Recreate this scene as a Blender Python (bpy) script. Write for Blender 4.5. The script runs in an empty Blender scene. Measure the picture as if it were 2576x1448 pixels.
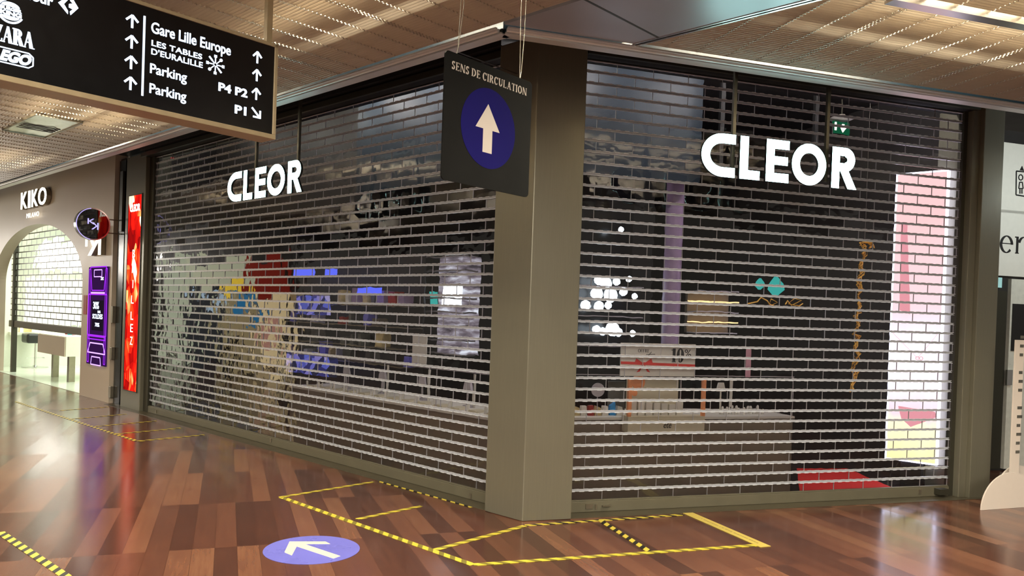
import bpy, bmesh, math, random
from mathutils import Vector, Matrix
random.seed(7)
SC = bpy.context.scene
COL = SC.collection
PI = math.pi

# ------------------------------------------------------------------ camera
FPX, CX, CY = 1962.49, 1288.0, 814.3
ROLL, PIT, H = 0.03504, -0.01211, 1.4732
def cam_axes():
    fwd = Vector((0, math.cos(PIT), math.sin(PIT)))
    up0 = Vector((0, -math.sin(PIT), math.cos(PIT)))
    x0 = Vector((1, 0, 0))
    c, s = math.cos(ROLL), math.sin(ROLL)
    return x0*c + up0*s, up0*c - x0*s, fwd
R_, U_, F_ = cam_axes()
cam = bpy.data.cameras.new('camera'); cam.sensor_width = 36
cam.lens = FPX*36/2576; cam.shift_y = (CY-724)/2576; cam.clip_start = .05
co = bpy.data.objects.new('camera', cam); COL.objects.link(co)
M = Matrix((R_, U_, -F_)).transposed().to_4x4(); M.translation = (0, 0, H)
co.matrix_world = M; SC.camera = co
def ray(x, y):
    d = R_*((x-CX)/FPX) - U_*((y-CY)/FPX) + F_
    return d

# ------------------------------------------------------------------ frames: s along the wall, n out of the wall towards the walkway, z up
class Frame:
    def __init__(self, ox, oy, th):
        self.o = Vector((ox, oy, 0)); self.th = th
        self.D = Vector((math.cos(th), math.sin(th), 0)); self.N = Vector((-math.sin(th), math.cos(th), 0))
    def w(self, s, n, z): return self.o + self.D*s - self.N*n + Vector((0, 0, z))
    def hit(self, x, y, n=0.0):            # where a line of sight meets the plane at offset n: (s, z)
        r = ray(x, y); d = (self.o - self.N*n).dot(self.N); t = d/r.dot(self.N); p = r*t
        return (p-self.o).dot(self.D), p.z+H
    def sn(self, p): q = Vector((p[0], p[1], 0))-self.o; return q.dot(self.D), -q.dot(self.N)
def ground(x, y, z=0.0):
    r = ray(x, y); t = (z-H)/r.z; return (r.x*t, r.y*t)
KX, KY = 0.16727, 5.75371
THL, THR = -0.75229, 0.30414
FL = Frame(KX, KY, THL); FR = Frame(KX, KY, THR); W0 = Frame(0, 0, 0)
def at_s(x, y, s):
    # line of sight against the plane s = const of the left frame: (n, z)
    r = ray(x, y); o = FL.o+FL.D*s; tt = o.dot(FL.D)/r.dot(FL.D); p = r*tt; return -(p-FL.o).dot(FL.N), p.z+H

# ------------------------------------------------------------------ mesh builder
class MB:
    def __init__(s): s.v = []; s.f = []
    def add(s, vs, fs):
        b = len(s.v); s.v += [tuple(v) for v in vs]; s.f += [tuple(b+i for i in f) for f in fs]; return s
    def box(s, a0, a1, n0, n1, z0, z1):
        vs = [(a, n, z) for a in (a0, a1) for n in (n0, n1) for z in (z0, z1)]
        return s.add(vs, [(0,1,3,2),(4,6,7,5),(0,4,5,1),(2,3,7,6),(0,2,6,4),(1,5,7,3)])
    def prism(s, pts, n0, n1):              # pts in the (s, z) plane
        k = len(pts); vs = [(p[0], n0, p[1]) for p in pts]+[(p[0], n1, p[1]) for p in pts]
        return s.add(vs, [tuple(range(k)), tuple(range(2*k-1, k-1, -1))]+[(i, (i+1) % k, k+(i+1) % k, k+i) for i in range(k)])
    def slab(s, pts, z0, z1):               # pts in the (s, n) plane
        k = len(pts); vs = [(p[0], p[1], z0) for p in pts]+[(p[0], p[1], z1) for p in pts]
        return s.add(vs, [tuple(range(k)), tuple(range(2*k-1, k-1, -1))]+[(i, (i+1) % k, k+(i+1) % k, k+i) for i in range(k)])
    def tube(s, pts, r, seg=8, closed=False):
        pts = [Vector(p) for p in pts]; k = len(pts); vs = []; rr = r if isinstance(r, (list, tuple)) else [r]*k
        for i, p in enumerate(pts):
            t = (pts[min(i+1, k-1)]-pts[max(i-1, 0)]).normalized()
            a = t.orthogonal().normalized() if abs(t.z) > .9 else t.cross(Vector((0, 0, 1))).normalized()
            b = t.cross(a)
            vs += [p+(a*math.cos(2*PI*j/seg)+b*math.sin(2*PI*j/seg))*rr[i] for j in range(seg)]
        fs = [(i*seg+j, i*seg+(j+1) % seg, (i+1)*seg+(j+1) % seg, (i+1)*seg+j) for i in range(k-1) for j in range(seg)]
        fs += [tuple(range(seg)), tuple(range((k-1)*seg, k*seg))]
        return s.add(vs, fs)
    def lathe(s, c, prof, seg=20):          # prof: (radius, z)
        vs = [(c[0]+r*math.cos(2*PI*j/seg), c[1]+r*math.sin(2*PI*j/seg), c[2]+z) for r, z in prof for j in range(seg)]
        k = len(prof)
        fs = [(i*seg+j, i*seg+(j+1) % seg, (i+1)*seg+(j+1) % seg, (i+1)*seg+j) for i in range(k-1) for j in range(seg)]
        fs += [tuple(range(seg)), tuple(range((k-1)*seg, k*seg))]
        return s.add(vs, fs)
    def disc(s, cs, cz, r, n0, n1, seg=48, rz=None):
        return s.prism([(cs+r*math.cos(2*PI*i/seg), cz+(rz or r)*math.sin(2*PI*i/seg)) for i in range(seg)], n0, n1)
    def ring(s, cs, cz, r0, r1, n0, n1, seg=48, a0=0, a1=2*PI):
        for i in range(seg):
            p, q = a0+(a1-a0)*i/seg, a0+(a1-a0)*(i+1)/seg
            s.prism([(cs+r0*math.cos(p), cz+r0*math.sin(p)), (cs+r1*math.cos(p), cz+r1*math.sin(p)),
                     (cs+r1*math.cos(q), cz+r1*math.sin(q)), (cs+r0*math.cos(q), cz+r0*math.sin(q))], n0, n1)
        return s
    def stroke(s, pts, w, n0, n1):          # flat line of width w in the (s, z) plane
        for (a, b), (c, d) in zip(pts[:-1], pts[1:]):
            L = math.hypot(c-a, d-b) or 1e-6; ux, uz = (c-a)/L*w/2, (d-b)/L*w/2
            s.prism([(a-uz, b+ux), (a+uz, b-ux), (c+uz, d-ux), (c-uz, d+ux)], n0, n1)
        return s

_txt = {}
def glyphs(t, bold=0.0, space=1.0):
    key = (t, bold, space)
    if key in _txt: return _txt[key]
    cu = bpy.data.curves.new('t', 'FONT'); cu.body = t; cu.offset = bold; cu.space_character = space; cu.resolution_u = 4
    o = bpy.data.objects.new('t', cu); COL.objects.link(o)
    dg = bpy.context.evaluated_depsgraph_get(); me = bpy.data.meshes.new_from_object(o.evaluated_get(dg))
    vs = [(v.co.x, v.co.y) for v in me.vertices]; fs = [tuple(p.vertices) for p in me.polygons]
    ed = {}
    for f in fs:
        for i in range(len(f)):
            e = (f[i], f[(i+1) % len(f)]); ed[e] = 1
    bd = [e for e in ed if (e[1], e[0]) not in ed]
    COL.objects.unlink(o); bpy.data.objects.remove(o); bpy.data.curves.remove(cu); bpy.data.meshes.remove(me)
    _txt[key] = (vs, fs, bd); return _txt[key]
def text(mb, t, s0, z0, s1, z1, n0, n1, bold=0.0, space=1.0, flip=False, shear=0.0):
    vs, fs, bd = glyphs(t, bold, space)
    xs = [v[0] for v in vs]; ys = [v[1] for v in vs]; a, b, c, d = min(xs), max(xs), min(ys), max(ys)
    def mp(v, n):
        u = (v[0]-a)/(b-a); w = (v[1]-c)/(d-c)
        if flip: u = 1-u
        return (s0+u*(s1-s0)+shear*(w-.5), n, z0+w*(z1-z0))
    k = len(vs)
    mb.add([mp(v, n0) for v in vs]+[mp(v, n1) for v in vs],
           [tuple(i+k for i in f) for f in fs]+[tuple(reversed(f)) for f in fs]+[(e[0], e[1], e[1]+k, e[0]+k) for e in bd])
    return mb

def serif(mb, word, s0, z0, s1, z1, n0, n1, gap=.10, tk=.15, th=.05):
    Wd = dict(S=.5, E=.56, N=.74, D=.7, C=.64, I=.24, R=.66, U=.68, L=.54, A=.72, T=.62, O=.72, Z=.6, c=.62, e=.64, n=.78, F=.54)
    Wd['1'] = .36; Wd['0'] = .62
    tot = sum((.3 if c == ' ' else Wd[c]+gap) for c in word)-gap; k = (s1-s0)/tot; h = z1-z0; x = s0
    for c in word:
        if c == ' ': x += .3*k; continue
        w = Wd[c]*k; X = lambda u, x=x, w=w: x+u*w; Z = lambda v: z0+v*h; t = tk*h; q = th*h; f = .10*h
        def B(a, b, lo, hi): mb.box(a, b, n0, n1, lo, hi)
        def stem(a, lo=0, hi=1, tt=None, sb=True, st=True):
            tt = tt or t; B(a, a+tt, Z(lo), Z(hi))
            if sb: B(a-f*.6, a+tt+f*.6, Z(lo), Z(lo)+q)
            if st: B(a-f*.6, a+tt+f*.6, Z(hi)-q, Z(hi))
        def arc(cu, cv, ru, rv, a0, a1, seg=22):
            for i in range(seg):
                P = []
                for a in (a0+(a1-a0)*i/seg, a0+(a1-a0)*(i+1)/seg):
                    d = t*abs(math.cos(a))+q*abs(math.sin(a)); P.append(((cu+(ru-d)*math.cos(a), cv+(rv-d)*math.sin(a)), (cu+ru*math.cos(a), cv+rv*math.sin(a))))
                mb.prism([P[0][0], P[0][1], P[1][1], P[1][0]], n0, n1)
        if c == 'I': stem(X(.2))
        elif c in 'EFL':
            stem(X(.1))
            if c in 'EL': B(X(.1), X(1), Z(0), Z(0)+q); B(X(1)-q, X(1), Z(0), Z(.2))
            if c in 'EF': B(X(.1), X(.95), Z(1)-q, Z(1)); B(X(.95)-q, X(.95), Z(.82), Z(1)); B(X(.1), X(.75), Z(.5), Z(.5)+q); B(X(.75)-q, X(.75), Z(.42), Z(.62))
        elif c == 'T': stem(X(.5)-t/2); B(X(0), X(1), Z(1)-q, Z(1)); B(X(0), X(0)+q, Z(.8), Z(1)); B(X(1)-q, X(1), Z(.8), Z(1))
        elif c == 'N': stem(X(.1), tt=q); stem(X(.88), tt=q); mb.prism([(X(.06), Z(1)), (X(.06)+t*1.2, Z(1)), (X(.92), Z(0)), (X(.92)-t*1.0, Z(0))], n0, n1)
        elif c == 'D': stem(X(.08)); arc(X(.4), Z(.5), w*.58, h*.5, -PI/2, PI/2); B(X(.1), X(.42), Z(1)-q, Z(1)); B(X(.1), X(.42), Z(0), Z(0)+q)
        elif c in 'O0': arc(X(.5), Z(.5), w*.5, h*.52, 0, 2*PI, 36)
        elif c == 'C': arc(X(.52), Z(.5), w*.52, h*.52, PI*.28, PI*1.75, 30); B(X(.9), X(.9)+q, Z(.7), Z(1))
        elif c == 'U': B(X(.1), X(.1)+t, Z(.3), Z(1)); B(X(-.02), X(.1)+t+f*.6, Z(1)-q, Z(1)); B(X(.9)-q, X(.9), Z(.3), Z(1)); B(X(.76), X(1), Z(1)-q, Z(1)); arc(X(.5), Z(.32), w*.4, h*.34, PI, 2*PI)
        elif c == 'R': stem(X(.08)); arc(X(.45), Z(.75), w*.4, h*.25, -PI/2, PI/2); B(X(.1), X(.47), Z(1)-q, Z(1)); B(X(.1), X(.47), Z(.5), Z(.5)+q); mb.prism([(X(.4), Z(.52)), (X(.4)+t, Z(.52)), (X(1.02), Z(0)), (X(1.02)-t*1.1, Z(0))], n0, n1)
        elif c == 'A': mb.prism([(X(.5)-q*.6, Z(1)), (X(.5)+q*.9, Z(1)), (X(.14)+q, Z(0)), (X(.14), Z(0))], n0, n1); mb.prism([(X(.5)-q*.8, Z(1)), (X(.5)+q*1.2, Z(1)), (X(.92), Z(0)), (X(.92)-t*1.05, Z(0))], n0, n1); B(X(.25), X(.75), Z(.32), Z(.32)+q); B(X(0), X(.3), Z(0), Z(0)+q*.8); B(X(.68), X(1.04), Z(0), Z(0)+q*.8)
        elif c == 'S': arc(X(.5), Z(.74), w*.42, h*.27, PI*.2, PI*1.5); arc(X(.5), Z(.26), w*.46, h*.28, -PI*.5-PI*.35, PI*.5); mb.prism([(X(.12), Z(.62)), (X(.3), Z(.66)), (X(.9), Z(.38)), (X(.7), Z(.36))], n0, n1); B(X(.8), X(.8)+q, Z(.74), Z(1)); B(X(.08), X(.08)+q, Z(0), Z(.26))
        elif c == 'Z': B(X(.05), X(1), Z(1)-q, Z(1)); B(X(0), X(1), Z(0), Z(0)+q); mb.prism([(X(.98)-t*1.3, Z(1)), (X(1), Z(1)), (X(.02)+t*1.3, Z(0)), (X(0), Z(0))], n0, n1); B(X(.05), X(.05)+q, Z(.8), Z(1)); B(X(1)-q, X(1), Z(0), Z(.2))
        elif c == 'c': arc(X(.55), Z(.5), w*.5, h*.52, PI*.3, PI*1.75); mb.disc(X(.86), Z(.75), t*.55, n0, n1, 12)
        elif c == 'e': arc(X(.52), Z(.5), w*.5, h*.52, 0, PI*1.75, 30); B(X(.1), X(1), Z(.52), Z(.52)+q)
        elif c == 'n': stem(X(.08), st=False); B(X(0), X(.1), Z(1)-q*1.4, Z(1)); arc(X(.55), Z(.6), w*.36, h*.42, 0, PI*.95); B(X(.91)-t, X(.91), Z(0), Z(.62)); B(X(.91)-t-f*.6, X(.91)+f*.6, Z(0), Z(0)+q)
        elif c == '1': stem(X(.3), st=False); B(X(.0), X(.4), Z(.86), Z(.86)+q)
        x += w+gap*k
    return mb

# ------------------------------------------------------------------ linking
def mesh_from(mb, fr, base):
    me = bpy.data.meshes.new('m')
    b = base
    me.from_pydata([(v[0]-b[0], -(v[1]-b[1]), v[2]-b[2]) for v in mb.v], [], mb.f)
    bm = bmesh.new(); bm.from_mesh(me); bmesh.ops.recalc_face_normals(bm, faces=bm.faces); bm.to_mesh(me); bm.free()
    return me
def tag(o, label=None, cat=None, group=None, kind=None):
    if label: o['label'] = label
    if cat: o['category'] = cat
    if group: o['group'] = group
    if kind: o['kind'] = kind
    return o
def place(o, fr, base):
    o.location = fr.w(*base); o.rotation_euler = (0, 0, fr.th)
def thing(name, label, cat, fr, base=(0, 0, 0), group=None, kind=None):
    o = bpy.data.objects.new(name, None); o.empty_display_size = .05; COL.objects.link(o); place(o, fr, base)
    o['_b'] = 0; del o['_b']
    tag(o, label, cat, group, kind); BASE[o.name] = (fr, base); return o
BASE = {}
def fin(o, mb_mat, smooth, bevel):
    if smooth:
        for p in o.data.polygons: p.use_smooth = True
        m = o.modifiers.new('e', 'EDGE_SPLIT'); m.split_angle = math.radians(35)
    if bevel:
        m = o.modifiers.new('b', 'BEVEL'); m.width = bevel; m.segments = 2; m.limit_method = 'ANGLE'
def part(parent, name, mb, mat, label=None, smooth=False, bevel=0, kind=None):
    fr, base = BASE[parent.name]
    me = mesh_from(mb, fr, base); me.materials.append(mat)
    o = bpy.data.objects.new(name, me); COL.objects.link(o); o.parent = parent
    BASE[o.name] = (fr, base); fin(o, mat, smooth, bevel)
    if label: o['label'] = label
    if kind: o['kind'] = kind
    return o
def solo(name, mb, mat, fr, base, label=None, cat=None, group=None, kind=None, smooth=False, bevel=0):
    me = mesh_from(mb, fr, base); me.materials.append(mat)
    o = bpy.data.objects.new(name, me); COL.objects.link(o); place(o, fr, base)
    BASE[o.name] = (fr, base); fin(o, mat, smooth, bevel)
    return tag(o, label, cat, group, kind)
def copy_tree(o, loc, label=None, parent=None):
    c = o.copy(); COL.objects.link(c)
    if parent: c.parent = parent
    else: c.location = loc
    if label: c['label'] = label
    for ch in list(o.children): copy_tree(ch, None, None, c)
    return c

# ------------------------------------------------------------------ materials
def lin(c): 
    return tuple((x/12.92 if x <= .04045 else ((x+.055)/1.055)**2.4) for x in [k/255 for k in c])+(1,)
class NT:
    def __init__(s, name):
        s.m = bpy.data.materials.new(name); s.m.use_nodes = True; s.t = s.m.node_tree; s.t.nodes.clear()
        s.out = s.n('ShaderNodeOutputMaterial')
    def n(s, typ, **kw):
        x = s.t.nodes.new(typ)
        for k, v in kw.items():
            if k in x.inputs.keys() if isinstance(k, str) and not hasattr(x, k) else False: x.inputs[k].default_value = v
            else: setattr(x, k, v)
        return x
    def l(s, a, b): s.t.links.new(a, b)
    def math(s, op, a, b=None, c=None):
        x = s.t.nodes.new('ShaderNodeMath'); x.operation = op
        for i, v in enumerate((a, b, c)):
            if v is None: continue
            if isinstance(v, (int, float)): x.inputs[i].default_value = v
            else: s.l(v, x.inputs[i])
        return x.outputs[0]
    def ramp(s, fac, stops, interp='LINEAR'):
        x = s.t.nodes.new('ShaderNodeValToRGB'); s.l(fac, x.inputs[0]); cr = x.color_ramp; cr.interpolation = interp
        while len(cr.elements) < len(stops): cr.elements.new(.5)
        for e, (p, c) in zip(cr.elements, stops): e.position = p; e.color = c
        return x.outputs[0]
def mat(name, c, rough=.5, metal=0.0, noise=.06, nscale=20.0, spec=.5, coat=0.0, stretch=None):
    t = NT(name); p = t.n('ShaderNodeBsdfPrincipled'); t.l(p.outputs[0], t.out.inputs[0])
    p.inputs['Roughness'].default_value = rough; p.inputs['Metallic'].default_value = metal
    p.inputs['Specular IOR Level'].default_value = spec; p.inputs['Coat Weight'].default_value = coat
    tc = t.n('ShaderNodeTexCoord'); no = t.n('ShaderNodeTexNoise'); no.inputs['Scale'].default_value = nscale
    no.inputs['Detail'].default_value = 3
    if stretch:
        mp = t.n('ShaderNodeMapping'); mp.inputs['Scale'].default_value = stretch
        t.l(tc.outputs['Object'], mp.inputs[0]); t.l(mp.outputs[0], no.inputs['Vector'])
    else: t.l(tc.outputs['Object'], no.inputs['Vector'])
    L = lin(c); a = tuple(x*(1-noise) for x in L[:3])+(1,); b = tuple(min(1, x*(1+noise)) for x in L[:3])+(1,)
    t.l(t.ramp(no.outputs[0], [(.3, a), (.7, b)]), p.inputs['Base Color'])
    t.l(t.math('MULTIPLY_ADD', no.outputs[0], .1, rough-.05), p.inputs['Roughness'])
    return t.m
def emit(name, c, k=1.0, tex=None):
    t = NT(name); e = t.n('ShaderNodeEmission'); t.l(e.outputs[0], t.out.inputs[0])
    e.inputs[0].default_value = lin(c); e.inputs[1].default_value = k
    if tex: tex(t, e)
    return t.m
MT = {}
MT['pillar'] = mat('pillar_brushed_metal', (124, 120, 104), .32, .4, .03, 3, stretch=(40, 40, 1.5))
MT['pillar2'] = mat('dark_metal', (62, 60, 50), .38, .4, .05, 6)
MT['rail'] = mat('olive_painted_metal', (104, 99, 82), .42, .2, .05, 8)
MT['slat'] = mat('shutter_plastic_grey', (206, 208, 214), .24, .1, .06, 60)
MT['slatdark'] = mat('shutter_clip', (160, 158, 162), .3, .3, .05, 60)
MT['kslat'] = mat('shutter_slat_backlit', (84, 76, 64), .4, .1, .05, 60)  # same slats painted darker, to look backlit by the bright shop
MT['alu2'] = mat('satin_aluminium', (222, 222, 222), .42, .5, .03, 8)
MT['black'] = mat('black_matt', (14, 13, 13), .6)
MT['blackgloss'] = mat('black_gloss', (9, 9, 10), .22, noise=.1)
MT['mirrorblack'] = mat('glossy_black_face', (6, 6, 10), .04, noise=0, spec=.9, coat=1)
MT['greymetal'] = mat('pale_grey_panel', (222, 220, 208), .3, .1)
MT['foil'] = mat('crumpled_foil', (236, 238, 226), .22, .55)
MT['navy'] = mat('dark_blue_soffit', (22, 34, 44), .3, .2)
MT['alu'] = mat('polished_aluminium', (215, 215, 215), .24, 1.0, .03, 8)
MT['white'] = mat('white_paint', (226, 222, 212), .45, noise=.02)
MT['cream'] = mat('cream_board', (205, 196, 170), .5, noise=.03)
MT['kwall'] = mat('beige_wall_panel', (200, 186, 168), .42, noise=.02, nscale=2)
MT['beigeframe'] = mat('beige_sign_frame', (176, 158, 124), .4, .2)
MT['tile'] = mat('threshold_tile', (74, 68, 54), .35, noise=.12, nscale=9)
MT['slatceil'] = mat('ceiling_blade', (184, 174, 160), .38, .1, .03, 5)
MT['panelceil'] = mat('ceiling_panel', (158, 158, 168), .36, .15, .03, 3)
MT['wire'] = mat('steel_wire', (170, 165, 155), .3, .9)
MT['kfloor'] = mat('white_shop_floor', (222, 230, 214), .18, noise=.02, nscale=3)
MT['kwhite'] = mat('white_lacquer', (232, 236, 222), .3, noise=.015)
MT['steel'] = mat('brushed_steel', (150, 142, 126), .32, .8)
MT['leather'] = mat('black_leather', (30, 30, 30), .35)
MT['cab'] = mat('taupe_cabinet', (104, 94, 80), .45, noise=.04, nscale=4)
MT['shopwall'] = mat('dark_shop_wall', (44, 41, 40), .5, noise=.1, nscale=3)
MT['shopfloor'] = mat('dark_shop_floor', (50, 46, 46), .2, noise=.2, nscale=2)
MT['bulk'] = mat('bulkhead_reflection_tint', (24, 38, 50), .45, noise=.15, nscale=3)
MT['red'] = mat('red_board', (150, 38, 26), .5)
MT['redmat'] = mat('red_carpet', (232, 44, 40), .8, noise=.1, nscale=60)
MT['yellow'] = mat('yellow_board', (238, 200, 60), .5)
MT['blue'] = mat('blue_board', (40, 130, 190), .5)
MT['grey'] = mat('grey_board', (92, 90, 84), .5, noise=.3, nscale=6)
MT['beige'] = mat('beige_stone_board', (200, 180, 130), .5, noise=.35, nscale=9)
MT['gold'] = mat('gold_foil', (250, 196, 84), .35, .35)
MT['pinkboard'] = mat('pink_board', (214, 160, 176), .5)
MT['purplecol'] = mat('lilac_column', (150, 128, 160), .4)
MT['orange'] = mat('orange_edge', (230, 150, 100), .5)
MT['redprint'] = mat('red_print', (190, 50, 44), .5)
MT['inkdark'] = mat('dark_print', (28, 26, 26), .5)
MT['signblack'] = mat('sign_black', (17, 16, 15), .7, noise=.03, spec=.15)
MT['signblue'] = mat('sign_blue', (30, 25, 104), .8, noise=.02, spec=.08)
MT['signwhite'] = mat('sign_white_print', (228, 216, 204), .5, noise=.01)
MT['stkblue'] = mat('sticker_blue', (112, 112, 205), .28, noise=.06, nscale=5)
MT['stkcream'] = mat('sticker_cream', (250, 236, 200), .3, noise=.02)
MT['tapeplain'] = mat('yellow_tape', (206, 184, 92), .35, noise=.08, nscale=14)
MT['tapeprint'] = mat('faded_print', (150, 132, 66), .5)
MT['glass'] = mat('display_glass', (190, 185, 190), .1)
MT['lwhite'] = emit('sign_letters_white', (215, 232, 255), 2.6)
MT['cleor'] = emit('letters_cool_white', (190, 250, 244), 20.0)
MT['kletter'] = emit('letters_warm_white', (255, 244, 222), 3.0)
MT['kk'] = emit('monogram_violet_white', (170, 160, 255), 1.8)
MT['purple'] = emit('neon_violet', (150, 40, 230), 1.6)
MT['purplelt'] = emit('neon_pale_violet', (190, 150, 255), 2.2)
MT['purpledk'] = emit('screen_dark_violet', (52, 22, 70), 1.0)
MT['screenblack'] = emit('screen_black', (30, 22, 34), 1.0)
MT['bluelit'] = emit('blue_lit', (96, 110, 255), 1.1)
MT['whitelit'] = emit('white_lit', (225, 240, 250), 5.0)
MT['kglow'] = emit('kiosk_glow', (250, 252, 228), 2.2)
MT['kglow2'] = emit('shelf_light', (255, 246, 214), 3.5)
MT['warmlit'] = emit('warm_lit', (255, 214, 150), 1.6)
MT['teal'] = emit('teal_lit', (60, 170, 160), 1.0)
MT['green'] = emit('exit_green', (30, 120, 80), .5)
MT['redled'] = emit('red_led', (255, 40, 30), 4)
MT['lbframe'] = emit('lightbox_edge', (225, 225, 255), 5.0)

def m_pane(name, gl=1.7, bump=.55):
    t = NT(name)
    tc = t.n('ShaderNodeTexCoord'); g = t.n('ShaderNodeNewGeometry')
    no = t.n('ShaderNodeTexNoise'); no.inputs['Scale'].default_value = 7; no.inputs['Detail'].default_value = 1.5
    va = t.n('ShaderNodeVectorMath'); va.operation = 'MULTIPLY_ADD'
    cr = t.n('ShaderNodeCombineXYZ')
    for i in range(3): t.l(g.outputs['Random Per Island'], cr.inputs[i])
    t.l(cr.outputs[0], va.inputs[0]); va.inputs[1].default_value = (17, 9, 13); t.l(tc.outputs['Object'], va.inputs[2])
    t.l(va.outputs[0], no.inputs['Vector'])
    bp = t.n('ShaderNodeBump'); bp.inputs['Strength'].default_value = 1; bp.inputs['Distance'].default_value = bump*.034
    t.l(no.outputs[0], bp.inputs['Height'])
    bp2 = t.n('ShaderNodeBump'); bp2.inputs['Strength'].default_value = 1; bp2.inputs['Distance'].default_value = bump*.005
    t.l(no.outputs[0], bp2.inputs['Height'])
    rf = t.n('ShaderNodeBsdfRefraction'); rf.inputs['IOR'].default_value = 1.03; rf.inputs['Roughness'].default_value = 0
    rf.inputs['Color'].default_value = (.93, .93, .95, 1); t.l(bp.outputs[0], rf.inputs['Normal'])
    gs = t.n('ShaderNodeBsdfGlossy'); gs.inputs['Roughness'].default_value = .03; t.l(bp2.outputs[0], gs.inputs['Normal'])
    fr = t.n('ShaderNodeFresnel'); fr.inputs[0].default_value = 1.5
    fac = t.math('MINIMUM', t.math('MULTIPLY', fr.outputs[0], gl), .6)
    mx = t.n('ShaderNodeMixShader'); t.l(fac, mx.inputs[0]); t.l(rf.outputs[0], mx.inputs[1]); t.l(gs.outputs[0], mx.inputs[2])
    t.l(mx.outputs[0], t.out.inputs[0]); return t.m
MT['pane'] = m_pane('clear_polycarbonate')

def m_floor():
    t = NT('hardwood_planks'); p = t.n('ShaderNodeBsdfPrincipled'); t.l(p.outputs[0], t.out.inputs[0])
    tc = t.n('ShaderNodeTexCoord'); mp = t.n('ShaderNodeMapping'); mp.vector_type = 'POINT'
    mp.inputs['Rotation'].default_value = (0, 0, -math.radians(110)); mp.inputs['Location'].default_value = (-5.02+1.13*8, 20.03, 0)
    t.l(tc.outputs['Object'], mp.inputs[0])
    br = t.n('ShaderNodeTexBrick'); br.offset = 0; br.squash = 1
    br.inputs['Color1'].default_value = (0, 0, 0, 1); br.inputs['Color2'].default_value = (1, 1, 1, 1); br.inputs['Mortar'].default_value = (.5, .5, .5, 1)
    br.inputs['Scale'].default_value = 1; br.inputs['Mortar Size'].default_value = .0012; br.inputs['Mortar Smooth'].default_value = .3
    br.inputs['Brick Width'].default_value = 1.13; br.inputs['Row Height'].default_value = .127
    t.l(mp.outputs[0], br.inputs['Vector'])
    m2 = t.n('ShaderNodeMapping'); m2.inputs['Scale'].default_value = (2.2, 26, 1); t.l(mp.outputs[0], m2.inputs[0])
    no = t.n('ShaderNodeTexNoise'); no.inputs['Scale'].default_value = 1.6; no.inputs['Detail'].default_value = 6; t.l(m2.outputs[0], no.inputs['Vector'])
    n2 = t.n('ShaderNodeTexNoise'); n2.inputs['Scale'].default_value = 3.0; n2.inputs['Detail'].default_value = 3; t.l(mp.outputs[0], n2.inputs['Vector'])
    v = t.math('ADD', t.math('MULTIPLY_ADD', br.outputs['Color'], .62, .19), t.math('MULTIPLY_ADD', no.outputs[0], .34, -.17))
    v = t.math('ADD', v, t.math('MULTIPLY_ADD', n2.outputs[0], .2, -.1))
    col = t.ramp(v, [(.0, lin((56, 34, 28))), (.3, lin((78, 47, 37))), (.5, lin((95, 58, 44))), (.7, lin((110, 70, 52))), (1, lin((134, 94, 68)))])
    mx = t.n('ShaderNodeMix'); mx.data_type = 'RGBA'; t.l(br.outputs['Fac'], mx.inputs[0]); t.l(col, mx.inputs[6]); mx.inputs[7].default_value = lin((64, 36, 24))
    t.l(mx.outputs[2], p.inputs['Base Color'])
    t.l(t.math('MULTIPLY_ADD', br.outputs['Color'], .07, .15), p.inputs['Roughness'])
    p.inputs['Specular IOR Level'].default_value = .62
    bp = t.n('ShaderNodeBump'); bp.inputs['Strength'].default_value = .06; bp.inputs['Distance'].default_value = .01
    t.l(n2.outputs[0], bp.inputs['Height']); t.l(bp.outputs[0], p.inputs['Normal'])
    return t.m
MT['floor'] = m_floor()
def m_tape(name, c1, c2, period=.1, skew=1.0):
    t = NT(name); p = t.n('ShaderNodeBsdfPrincipled'); t.l(p.outputs[0], t.out.inputs[0]); p.inputs['Roughness'].default_value = .35
    tc = t.n('ShaderNodeTexCoord'); sp = t.n('ShaderNodeSeparateXYZ'); t.l(tc.outputs['Object'], sp.inputs[0])
    a = t.math('MULTIPLY_ADD', sp.outputs[1], skew, sp.outputs[0])
    a = t.math('FRACT', t.math('DIVIDE', a, period))
    no = t.n('ShaderNodeTexNoise'); no.inputs['Scale'].default_value = 30; t.l(tc.outputs['Object'], no.inputs[0])
    a = t.math('ADD', a, t.math('MULTIPLY_ADD', no.outputs[0], .06, -.03))
    t.l(t.ramp(a, [(0, lin(c1)), (.55, lin(c2))], 'CONSTANT'), p.inputs['Base Color']); return t.m
MT['tapeA'] = m_tape('hazard_tape_black', (214, 194, 72), (34, 32, 26))
MT['tapeB'] = m_tape('hazard_tape_glare', (216, 198, 66), (128, 116, 46))  # olive stripes: glare on glossy black tape put into the colour
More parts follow.
